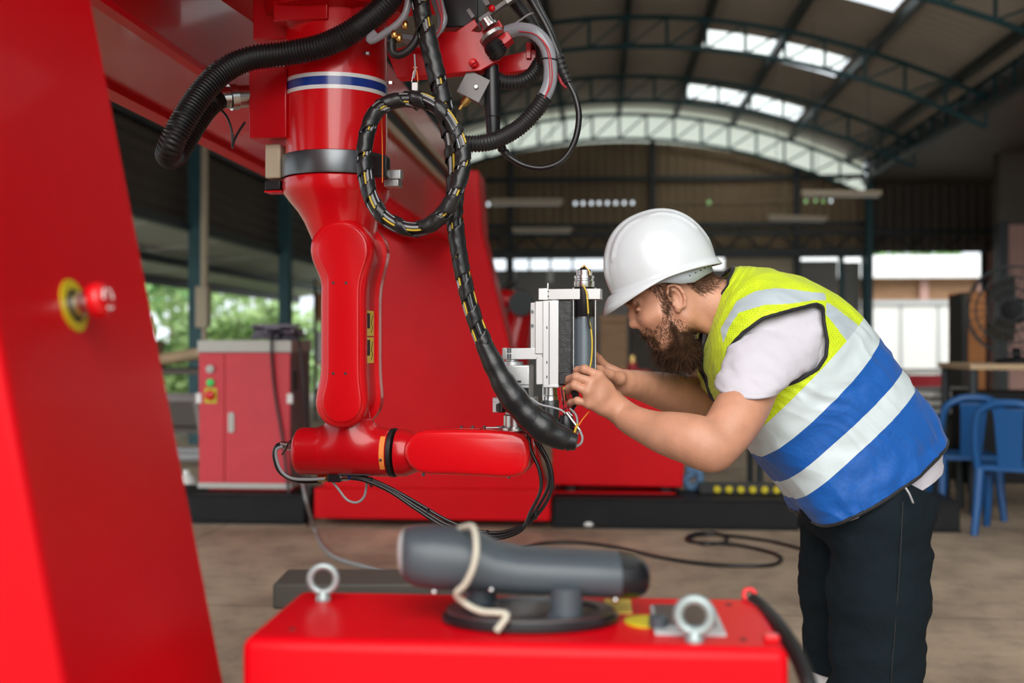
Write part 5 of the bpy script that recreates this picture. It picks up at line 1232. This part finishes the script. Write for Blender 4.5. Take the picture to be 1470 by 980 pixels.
# ---- head
hf = np.array([-.89, 0, -.455]); hu = np.array([-.455, 0, .89]); hl = np.array([0, -1.0, 0])
AXH = [hf, hl, hu]
HC = pj(957, 402)
lo, hi = box_of([pj(885, 300), pj(1075, 545)], .06); lo[1] = DM - .14; hi[1] = DM + .14
fh = Field(lo, hi, .0028)
fh.ell(HC, (.098, .077, .108), AXH)
fh.ell(pj(943, 450), (.056, .059, .074), AXH, k=.03)
fh.ell(pj(964, 470), (.052, .055, .048), AXH, k=.03)
fh.ell(pj(954, 493), (.028, .032, .024), AXH, k=.025)
for sg in (-1, 1):
    fh.cap(pj(985, 455, DM + sg*.058), pj(958, 493, DM + sg*.026), .020, .018, k=.025)
    fh.cap(pj(932, 457, DM + sg*.040), pj(947, 452, DM + sg*.052), .019, .017, k=.02)        # cheekbone
    fh.cap(pj(903, 434, DM + sg*.012), pj(911, 433, DM + sg*.046), .0105, .010, k=.012)      # brow
    fh.ell(pj(909, 447, DM + sg*.033), (.015, .017, .0125), AXH, k=.010, sub=True)           # socket
    fh.ell(pj(922, 446, DM + sg*.030), (.0125, .0150, .0115), AXH, k=.005)                 # lidded eye
    fh.cap(pj(913, 443, DM + sg*.022), pj(915.5, 444, DM + sg*.043), .0042, k=.004)
    fh.cap(pj(918, 467, DM + sg*.011), pj(922, 465, DM + sg*.014), .0085, k=.006)            # wing of the nose
fh.chain([pj(908, 439), pj(908.5, 452), pj(911, 463)], [.0092, .0102, .0122], k=.009)
fh.ell(pj(910.5, 464.5), (.0128, .0132, .0112), AXH, k=.006)
fh.cap(pj(930, 476, DM - .018), pj(930, 476, DM + .018), .0095, k=.012)
fh.cap(pj(933, 481, DM - .020), pj(933, 481, DM + .020), .0065, k=.004)
fh.cap(pj(938, 486, DM - .018), pj(938, 486, DM + .018), .0080, k=.005)
fh.chain([pj(985, 430), pj(1025, 440), pj(1075, 455)], [.064, .062, .074], k=.03)
fh.cap(pj(978, 447, DM - .058), pj(1030, 478, DM - .030), .014, .013, k=.02)                 # neck tendon
for sg in (-1, 1):                                                                            # ears
    ec = pj(970.5, 426, DM + sg*.079)
    fh.ell(ec, (.0165, .0075, .029), AXH, k=.006)
    ring_ = []
    for a in (-150, -110, -70, -30, 0, 30, 70, 110, 150, 190):
        ring_.append(ec + hf*(-.017*math.cos(R(a)) - .001) + hu*(.0305*math.sin(R(a)) + .001) + np.array([0, sg*(.006 + .003*math.cos(R(a))), 0]))
    fh.chain(ring_, [.0042]*len(ring_), k=.003)
    fh.ell(ec + np.array([0, sg*.008, 0]) + hf*.002, (.0095, .006, .016), AXH, k=.003, sub=True)
    fh.ell(ec + hf*.010 - hu*.028 + np.array([0, sg*.002, 0]), (.0075, .006, .009), AXH, k=.004)
headV = fh.mesh()
# ---- trunk and legs inside the clothes
ft = Field(np.array(pj(1010, 420, 2.78)) - .3, np.array(pj(1350, 490, 2.78)) + .3, .012)
ft = Field((pj(1010, 400)[0], 2.45, .04), (pj(1360, 400)[0], 3.15, pj(0, 400)[2]), .011)
ft.chain([pj(1062, 450, 2.77), pj(1110, 505, 2.775), pj(1180, 590, 2.785), pj(1250, 690, 2.80)], [.09, .115, .115, .12], k=.05)
ft.cap(pj(1105, 500, 2.68), pj(1075, 490, 2.89), .05, k=.05)
LEGN = [pj(1268, 725, 2.69), pj(1262, 945, 2.67), pj(1278, 1215, 2.70)]; LEGF = [pj(1238, 725, 2.91), pj(1200, 915, 2.90), pj(1215, 1150, 2.92)]
for Lg in (LEGN, LEGF):
    Lg = [np.array(p) for p in Lg]; Lg[2][2] = .07
    ft.chain(Lg, [.085, .050, .040], k=.03); ft.cap(Lg[2] + np.array([.03, 0, -.005]), Lg[2] + np.array([-.15, 0, -.01]), .035, .032, k=.02)
trunkV = ft.mesh()
body = np_mesh('body', [armV, headV, trunkV], 'skin', person)
# nails, eye slits and lips are small parts of the body
def small(name, mb_, m_, smooth=180):
    mb_.v = [tuple(Vector(v_) - PO) for v_ in mb_.v]; return mb_.build(name, m_, person, smooth=smooth)
for (x, y, d) in ((850.5, 523.8, 2.655),): small('fingernail', MB().ell(P(x, y, d), (.0062, .0025, .0042), 12, 8, M=Matrix.Rotation(R(25), 3, 'Y')), mat('nail', (.75, .47, .38), .3))
small('eye_lashes', MB().tube([P(912, 447.2, DM - .022), P(912.5, 448.2, DM - .034), P(916, 448, DM - .044)], .0012, 6), 'hair')
small('lips', MB().tube([P(932.5, 483.5, DM - .018), P(930.5, 482.5, DM), P(932.5, 483.5, DM + .018)], .0042, 8), 'lip')
# ---- clothing lofts
YC = 2.785
ST = [((1152, 738), (1351, 628), .205, (1246, 731)), ((1130, 706), (1336, 592), .205, (1232, 690)), ((1108, 680), (1309, 556), .205, (1215, 650)), ((1087, 655), (1281, 518), .205, (1195, 613)), ((1072, 634), (1253, 482), .207, (1172, 581)),
      ((1052, 608), (1229, 454), .213, (1148, 552)), ((1036, 584), (1199, 427), .226, (1122, 520)), ((1020, 560), (1160, 405), .228, (1092, 492)), ((1010, 530), (1120, 391), .200, (1066, 464)), ((1008, 500), (1084, 384), .142, (1046, 443)), ((1016, 472), (1050, 386), .080, (1033, 429))]
def torso_loft(nv, nu, shrink, wrinkle, seed, st=ST):
    f_ = ipol([(a[0][0], a[0][1], a[2]) for a in st], nv); b_ = ipol([(a[1][0], a[1][1], 0) for a in st], nv); n_s = ipol([(a[3][0], a[3][1], 0) for a in st], nv); V = []
    for j in range(nv):
        F_ = P(f_[j].x, f_[j].y, YC); Bk = P(b_[j].x, b_[j].y, YC); w_ = f_[j].z - shrink; nq = P(n_s[j].x, n_s[j].y, YC - f_[j].z); cm = (F_ + Bk)/2; sag = Vector((nq.x - cm.x, 0, nq.z - cm.z))
        c = (F_ + Bk)/2; e = (Bk - F_)/2; L = e.length; e *= (L - shrink)/L; dn = Vector((-e.z, 0, e.x)).normalized()
        if dn.z > 0: dn = -dn
        for i in range(nu):
            a = 2*math.pi*i/nu; ca, sa = math.cos(a), math.sin(a); ex = 2/2.25
            p = c + e*(abs(ca)**ex*(1 if ca > 0 else -1)) + Vector((0, -w_, 0))*(abs(sa)**ex*(1 if sa > 0 else -1)) + sag*(sa*sa)
            nr = (e.normalized()*ca + Vector((0, -1, 0))*sa)
            q = Vector((p.x*7 + seed, p.y*7, p.z*7)); tq = Vector((p.dot(dn)*24, (p.x + p.z)*5, p.y*5 + seed))
            fo_ = Vector((p.dot(dn)*9 + p.y*6, p.dot(e.normalized())*26 + 2*mnoise.noise(q), p.y*7 + seed)); p += nr*wrinkle*(.7*mnoise.noise(q) + .6*(mnoise.noise(tq)) + .35*mnoise.noise(q*3.1) + .8*(.5 - abs(mnoise.noise(fo_))))
            V.append(p)
    F = [(j*nu + i, j*nu + (i+1) % nu, (j+1)*nu + (i+1) % nu, (j+1)*nu + i) for j in range(nv - 1) for i in range(nu)]
    return V, F
def to_px(p): return (735 + p.x/p.y*FPX, 490 - (p.z - CAMZ)/p.y*FPX)
def inpoly(pt, poly):
    x, y = pt; c = False; n = len(poly)
    for i in range(n):
        x0, y0 = poly[i]; x1, y1 = poly[i-1]
        if (y0 > y) != (y1 > y) and x < (x1 - x0)*(y - y0)/(y1 - y0) + x0: c = not c
    return c
# t-shirt
STS = [((1163, 738), (1355, 668), .195, (1258, 738))] + ST
tv, tf = torso_loft(70, 90, .016, .004, 3.3, STS)
sl = MB(); sl.v = [tuple(p) for p in tv]; sl.f = list(tf); sl.mi = [0]*len(tf)
def sleeve(st, flip=1):
    c_ = ipol([(s_[0], s_[1], s_[4]) for s_ in st], 34); e_ = ipol([(s_[2], s_[3], s_[5]) for s_ in st], 34); rs = []
    for j in range(34):
        c = P(c_[j].x, c_[j].y, c_[j].z); e1 = P(c_[j].x + e_[j].x, c_[j].y + e_[j].y, c_[j].z) - c; e2 = Vector((0, -e_[j].z*flip, -.022*j/33)); ring = []
        for i in range(56):
            a = 2*math.pi*i/56; p = c + e1*math.cos(a) + e2*math.sin(a); q = Vector((p.x*9 + p.z*16, p.y*8, p.x*14 - p.z*9)); 
            fq = Vector((p.x*34 + p.z*30, p.y*9, p.x*8 - p.z*8)); p += (e1*math.cos(a) + e2*math.sin(a)).normalized()*(.006*mnoise.noise(q*1.3) + .003*mnoise.noise(q*2.7) + .011*(.35 - abs(mnoise.noise(fq))))*min(1, (33 - j)/6 + .25); ring.append(p)
        rs.append(ring)
    for s_ in (.965, .95):                                     # turned-in hem
        c = sum(rs[33], Vector())/56; rs.append([c + (p - c)*s_ + Vector((.004, 0, .012 if s_ < .96 else 0)) for p in rs[33]])
    return rs
sl.rings(sleeve([(1168, 476, 10, 34, 2.71, .10), (1142, 486, 36, 40, 2.675, .098), (1108, 507, 49, 27, 2.610, .088), (1086, 533, 47, 12, 2.560, .081), (1072.5, 556, 45, 0, 2.54, .079)]), cap=False)
sl.rings(sleeve([(1085, 468, 24, 38, 2.86, .10), (1058, 476, 36, 34, 2.92, .09), (1035, 495, 40, 24, 2.97, .085), (1018, 516, 36, 14, 2.985, .08), (1008, 532, 31, 6, 2.99, .074)], -1), cap=False)
ts = small('t_shirt', sl, 'tshirt', 180)
# vest
vv, vf = torso_loft(290, 400, .0, .010, 0.0)
bmv = bmesh.new(); bvs = [bmv.verts.new(p) for p in vv]
for f in vf: bmv.faces.new([bvs[i] for i in f])
def plane3(a, b, c):
    a, b, c = P(*a), P(*b), P(*c); n = (b - a).cross(c - a).normalized()
    if n.z < 0: n = -n
    return a, n
BANDS = [plane3((1068, 628, 2.785), (1234, 458, 2.785), (1158, 551, 2.575)), plane3((1082, 652, 2.785), (1256, 484, 2.785), (1178, 594, 2.575)),
         plane3((1116, 688, 2.785), (1292, 527, 2.785), (1224, 613, 2.575)), plane3((1134, 712, 2.785), (1309, 553, 2.785), (1238, 646, 2.575))]
for co, no in BANDS: bmesh.ops.bisect_plane(bmv, geom=bmv.verts[:] + bmv.edges[:] + bmv.faces[:], plane_co=co, plane_no=no)
ARM = [(1040, 531), (1046, 500), (1066, 478), (1095, 457), (1137, 445), (1172, 436.5), (1181, 440), (1183, 465), (1188, 490), (1186, 511), (1174, 529), (1147, 546), (1118, 556), (1085, 575), (1055, 575)]
ARMF = [(x, y + 4) for x, y in ARM]
STRAP = [(1035, 473), (1047, 452), (1058, 433), (1083, 419), (1112, 414), (1140, 416), (1166, 420), (1183, 421), (1186, 431), (1169, 431), (1139, 436), (1098, 438), (1061, 449), (1047, 470), (1039, 493)]
STRAPB = [(1186, 434), (1198, 441), (1230, 466), (1236, 480), (1221, 496), (1196, 465), (1185, 451)]
kill = []
for f in bmv.faces:
    c = f.calc_center_median(); s_ = [(c - co).dot(no) > 0 for co, no in BANDS]
    mi = 0 if s_[0] else 2 if s_[1] else 1 if s_[2] else 2 if s_[3] else 1
    near = c.y < YC; cc = c if near else Vector((c.x, 2*YC - c.y, c.z)); px_ = to_px(cc)
    if abs(c.y - YC) > .05 and inpoly(px_, ARM): kill.append(f); continue
    if mi == 0 and abs(c.y - YC) > .03 and (inpoly(px_, STRAP) or inpoly(px_, STRAPB)): mi = 3
    f.material_index = mi
    # the open front: a V that widens towards the neck
    if px_[1] < 585 and px_[0] < 1075:
        zz = (585 - px_[1])/115; xf = np.interp(px_[1], [470, 500, 530, 560, 585], [1012, 1005, 1007, 1018, 1034])
        if abs(c.y - YC) < .012 + .050*max(0, zz)**1.1 and px_[0] < xf + 34: kill.append(f)
bmesh.ops.delete(bmv, geom=list(set(kill)), context='FACES')
loops_b = [e for e in bmv.edges if e.is_boundary]
trim_paths = []
rem = set(loops_b)
while rem:
    e = rem.pop(); path = [e.verts[0], e.verts[1]]
    while True:
        nx_ = [x for x in path[-1].link_edges if x in rem]
        if not nx_: break
        rem.discard(nx_[0]); path.append(nx_[0].other_vert(path[-1]))
    trim_paths.append([v_.co.copy() for v_ in path])
me = bpy.data.meshes.new('vest'); 
for v_ in bmv.verts: v_.co -= PO
bmesh.ops.recalc_face_normals(bmv, faces=bmv.faces); bmv.to_mesh(me); bmv.free()
for n_ in ('vest_yellow', 'vest_blue', 'vest_silver', 'vest_strap'): me.materials.append(MATS[n_])
me.shade_smooth(); vest = bpy.data.objects.new('vest', me); col.objects.link(vest); vest.parent = person
sd = vest.modifiers.new('thick', 'SOLIDIFY'); sd.thickness = .003; sd.offset = 0
for pth in trim_paths:
    if len(pth) < 30: continue
    closed = (pth[0] - pth[-1]).length < .02
    for _ in range(6):
        n_ = len(pth); pth = [(pth[i-1] + pth[i]*2 + pth[(i+1) % n_])/4 if (closed or 0 < i < n_ - 1) else pth[i] for i in range(n_)]
    pth = resample(pth + ([pth[0]] if closed else []), .006)
    mb_ = MB().tube([p - PO for p in pth], .0046, 8); mb_.build('piping', 'trim_black', vest, smooth=80)
# trousers
ftr = Field((pj(1110, 0)[0], 2.48, .40), (pj(1400, 0)[0], 3.14, pj(0, 600)[2]), .0075)
ftr.ell(pj(1250, 705, 2.80), (.150, .190, .125), k=.05); ftr.cap(pj(1205, 720, 2.72), pj(1205, 720, 2.88), .095, k=.05)
ftr.cap(pj(1284, 705, 2.70), pj(1284, 705, 2.90), .080, k=.05)
ftr.chain([np.array(p) for p in (pj(1264, 740, 2.69), pj(1263, 860, 2.675), pj(1256, 1010, 2.665), pj(1262, 1080, 2.67))], [.116, .110, .103, .100], k=.03)
ftr.chain([np.array(p) for p in (pj(1215, 735, 2.90), pj(1210, 840, 2.90), pj(1212, 970, 2.91), pj(1216, 1040, 2.92))], [.115, .105, .094, .088], k=.03)
V, F = ftr.mesh()
for i in range(len(V)):
    p = Vector(V[i]); q = Vector((p.x*5 + p.z*9, p.y*6, p.z*10 - p.x*6)); V[i] = V[i] + np.array((.011*mnoise.noise(q*1.2) + .005*mnoise.noise(q*3), .009*mnoise.noise(q*1.3 + Vector((5, 0, 0))), 0))
tr_o = np_mesh('trousers', [(V, F)], 'trousers', person)
bmt = bmesh.new(); bmt.from_mesh(tr_o.data)
bmesh.ops.bisect_plane(bmt, geom=bmt.verts[:] + bmt.edges[:] + bmt.faces[:], plane_co=(0, 0, .445), plane_no=(0, 0, 1), clear_inner=True)
wp = P(1245, 700, 2.8) - PO; bmesh.ops.bisect_plane(bmt, geom=bmt.verts[:] + bmt.edges[:] + bmt.faces[:], plane_co=P(1250, 672, 2.8) - PO, plane_no=Vector((.45, 0, .9)), clear_outer=True)
bmt.to_mesh(tr_o.data); bmt.free()
small('side_seam', MB().tube([P(1296, 720, 2.575), P(1293, 790, 2.562), P(1288, 860, 2.562), P(1280, 960, 2.562), P(1278, 1010, 2.562)], .0012, 5), 'trim_black')
small('draw_cord', MB().tube(spline([P(1300, 700, 2.57), P(1305, 708, 2.565), P(1311, 722, 2.57)], 5), .0028, 6), 'cable_grey')
for Lg, s_ in ((LEGN, -1), (LEGF, 1)):
    a = Vector(Lg[1]); b = Vector((Lg[2][0], Lg[2][1], .10)); kx = np.interp(.46, [b.z, a.z], [0, 1])
    t_ = b.lerp(a, 1.0); t_.z = .53; t_.x = P(1207 if s_ > 0 else 1262, 980, t_.y).x
    rs = []
    for (f_, r_) in ((1, .080), (.7, .074), (.35, .062), (0, .058)):
        c = b.lerp(t_, f_); rs.append([c + Vector((r_*math.cos(2*math.pi*i/28), r_*math.sin(2*math.pi*i/28), 0)) for i in range(28)])
    for (dx, z_, lx, wy) in ((-.03, .07, .10, .055), (-.055, .045, .135, .055), (-.06, .02, .145, .055), (-.06, 0, .145, .055)):
        rs.append([Vector((b.x + dx + lx*math.cos(2*math.pi*i/28), b.y + wy*math.sin(2*math.pi*i/28), z_)) for i in range(28)])
    small('boot', MB().rings(rs), 'boot', 60)
# ---- helmet
gu = Vector((-.342, 0, .940)); gf = Vector((-.940, 0, -.342)); gl = Vector((0, -1, 0))
GC = P(951, 396, DM)
def dome(a, t, grow=0.0):
    ca, sa = math.cos(a), math.sin(a); g_ = math.sin(t*math.pi/2)**.86; h_ = math.cos(t*math.pi/2)**.92
    A = (.131 if ca > 0 else .136) + grow; Bl = .112 + grow; H_ = .158 + grow
    lat = Bl*sa*g_; fw = A*ca*g_; up = H_*h_
    rid = .0055*max(0, 1 - (lat/.024)**2)**.5 if abs(lat) < .024 and t > .0 else 0
    rid *= min(1, max(0, (1 - t)*6))*1.0
    rid += .003*(1 if .040 < abs(lat) < .052 and .25 < t < .72 else 0)
    nrm = (gf*(fw/A**2) + gl*(lat/Bl**2) + gu*(up/H_**2)); nrm = nrm.normalized() if nrm.length > 1e-6 else gu
    return GC + gf*fw + gl*lat + gu*up + nrm*rid
hm = MB(); NA, NT = 128, 44; rs = []
for j in range(NT + 1):
    t = max(.012, j/NT); rs.append([dome(2*math.pi*i/NA, t) for i in range(NA)])
def rim(a, s_):                                  # flare of the brim, s_ 0..1
    ca = math.cos(a); fr_ = max(0, ca)**1.6; bk_ = max(0, -ca)**2
    ext = .006 + .031*fr_ + .004*bk_; drop = .007 + .036*fr_*s_ + .014*bk_ + .012*(1 - abs(ca))*0
    p = dome(a, 1.0); out = (gf*math.cos(a) + gl*math.sin(a)); return p + out*ext*s_ - gu*drop*s_**1.2
for s_ in (.25, .5, .75, 1.0): rs.append([rim(2*math.pi*i/NA, s_) for i in range(NA)])
hm.rings(rs, cap=False); hm.f.append(tuple(range(NA))); hm.mi.append(0)
hel = empty('safety_helmet', (0, 0, 0)); hel.parent = person; hel.name = 'safety_helmet'
hm.v = [tuple(Vector(v_) - PO) for v_ in hm.v]; sh_ = hm.build('helmet_shell', 'helmet', hel, smooth=180)
sd = sh_.modifiers.new('thick', 'SOLIDIFY'); sd.thickness = .003; sd.offset = -1
bnd = MB(); rt, rb2 = [], []
for i in range(97):
    a = R(-172 + 344*i/96); aa = abs(math.degrees(a)); dp = np.interp(aa, [0, 50, 80, 100, 115, 135, 172], [.006, .010, .016, .034, .040, .034, .030])
    A, Bl = .113, .098; o = GC + gf*(A*math.cos(a) - .004) + gl*(Bl*math.sin(a)); rt.append(o + gu*.012 - PO); rb2.append(o - gu*dp - PO)
bnd.rings([rt, rb2], cap=False, closed=False); bo = bnd.build('head_band', 'helmet_band', hel, smooth=180)
sd = bo.modifiers.new('thick', 'SOLIDIFY'); sd.thickness = .002; sd.offset = 1
for k in range(7):
    a = R(112 + 9*k); o = GC + gf*(.1155*math.cos(a) - .004) + gl*(.1005*math.sin(a)) - gu*(.022 - .0015*k); MB().ell(o - PO, (.0018, .0018, .0018), 8, 6).build('band_hole', 'print_black', hel)
MB().lathe([(.0045, 0), (.0045, .003), (.002, .0035)], GC + gf*.026 + gl*.107 - gu*.004 - PO, 'y', 14, M=Matrix.Scale(-1, 3, Vector((0, 1, 0)))).build('snap', 'helmet', hel, smooth=40)
# ---- hair and beard
def strands(name, pts, dirs, lens, r, m_, seed, curl=.3):
    rn = np.random.default_rng(seed); V, F = [], []; o = 0
    for p, d, L in zip(pts, dirs, lens):
        d = d/np.linalg.norm(d); sd_ = np.cross(d, rn.normal(size=3)); sd_ /= np.linalg.norm(sd_) + 1e-9; t2 = np.cross(d, sd_)
        bend = rn.normal(size=3)*curl*L
        for k, (f_, w_) in enumerate(((0, 1), (.4, .9), (.75, .6), (1, .1))):
            c = p + d*L*f_ + bend*f_*f_
            for a in (0, 2.094, 4.189): V.append(c + (sd_*math.cos(a) + t2*math.sin(a))*r*w_)
        for k in range(3):
            for a in range(3): F.append((o + k*3 + a, o + k*3 + (a+1) % 3, o + k*3 + 3 + (a+1) % 3, o + k*3 + 3 + a))
        o += 12
    return np_mesh(name, [(np.array(V), np.array(F))], m_, person)
hv = headV[0]; pxh = np.stack([735 + hv[:, 0]/hv[:, 1]*FPX, 490 - (hv[:, 2] - CAMZ)/hv[:, 1]*FPX], 1)
yn = hv.copy(); yn[:, 1] = np.where(hv[:, 1] > DM, 2*DM - hv[:, 1], hv[:, 1]); pxm = np.stack([735 + yn[:, 0]/yn[:, 1]*FPX, 490 - (yn[:, 2] - CAMZ)/yn[:, 1]*FPX], 1)
HAIRP = [(905, 395), (960, 385), (1030, 360), (1042, 392), (1026, 412), (1005, 422), (992, 416), (986, 408), (972, 400), (962, 408), (961, 432), (957, 452), (948, 446), (944, 426), (932, 416), (915, 410)]
BEARDP = [(949, 446), (960, 436), (966, 452), (985, 462), (1003, 480), (1003, 520), (960, 530), (940, 500), (930, 486), (921, 474), (930, 469), (938, 474), (944, 466), (950, 458)]
rn = np.random.default_rng(5)
hid = [i for i in range(len(hv)) if inpoly(pxm[i], HAIRP)]; hid = [hid[i] for i in rn.choice(len(hid), min(7000, len(hid)), replace=False)]
cen = np.array(HC); nr = hv[hid] - cen; nr /= np.linalg.norm(nr, axis=1)[:, None]
dirs = nr*.45 - hu*.75 - hf*.55 + rn.normal(size=nr.shape)*.18
strands('hair', hv[hid] - nr*.001, dirs, rn.uniform(.008, .018, len(hid)), .0005, 'hair', 3)
# beard: a full lump with strands over it
lo, hi = box_of([pj(915, 450), pj(1012, 540)], .03); lo[1] = DM - .10; hi[1] = DM + .10
fb_ = Field(lo, hi, .004)
fb_.ell(pj(972, 492), (.036, .056, .046), AXH); fb_.ell(pj(980, 504), (.036, .048, .036), AXH, k=.02); fb_.ell(pj(955, 502), (.024, .034, .028), AXH, k=.02)
for sg in (-1, 1): fb_.chain([pj(962, 456, DM + sg*.058), pj(968, 470, DM + sg*.054), pj(978, 486, DM + sg*.048)], [.006, .011, .018], k=.015)
fb_.cap(pj(930, 477, DM - .018), pj(944, 489, DM - .034), .0065, k=.006); fb_.cap(pj(930, 477, DM + .018), pj(944, 489, DM + .034), .0065, k=.006)
fb_.cap(pj(928.5, 476, DM - .014), pj(928.5, 476, DM + .014), .0056, k=.006)
bV, bF = fb_.mesh(); bo_ = np_mesh('beard', [(bV, bF)], 'beard', person)
bme = bo_.data; nrm = np.zeros(len(bV)*3); bme.vertices.foreach_get('normal', nrm); nrm = nrm.reshape(-1, 3)
ids_ = rn.choice(len(bV), 7500); pb_ = bV[ids_] + rn.normal(size=(7500, 3))*.0015
bd_ = nrm[ids_]*.55 + np.array([.10, 0, -.85]) + hf*.10 + rn.normal(size=(7500, 3))*.28
px_b = 490 - (pb_[:, 2] - CAMZ)/pb_[:, 1]*FPX; ln = rn.uniform(.010, .024, 7500)*np.interp(px_b, [450, 480, 510, 530], [.5, .8, 1.1, 1.2])
strands('beard_hair', pb_ - nrm[ids_]*.002, bd_, ln, .00065, 'beard', 8, .45)
st_id = [i for i in range(len(hv)) if inpoly(pxm[i], BEARDP)]; st_id = [st_id[i] for i in rn.choice(len(st_id), min(1800, len(st_id)), replace=False)]
nr2 = hv[st_id] - pj(950, 465); nr2 /= np.linalg.norm(nr2, axis=1)[:, None]
strands('stubble', hv[st_id], nr2*.6 - hu*.9 + hf*.1 + rn.normal(size=nr2.shape)*.25, rn.uniform(.004, .010, len(st_id)), .0005, 'beard', 9)
br_id = [i for i in range(len(hv)) if inpoly(pxm[i], [(897, 430), (903, 428), (918, 432), (921, 437), (910, 437), (899, 436)]) and abs(hv[i, 1] - DM) > .010]
if br_id:
    br_id = [br_id[i] for i in rn.choice(len(br_id), min(260, len(br_id)), replace=False)]
    strands('eyebrow', hv[br_id], np.tile(np.array([.4, -.2, .1]), (len(br_id), 1)) + rn.normal(size=(len(br_id), 3))*.2 + hf*.4, rn.uniform(.005, .009, len(br_id)), .0005, 'hair', 4)
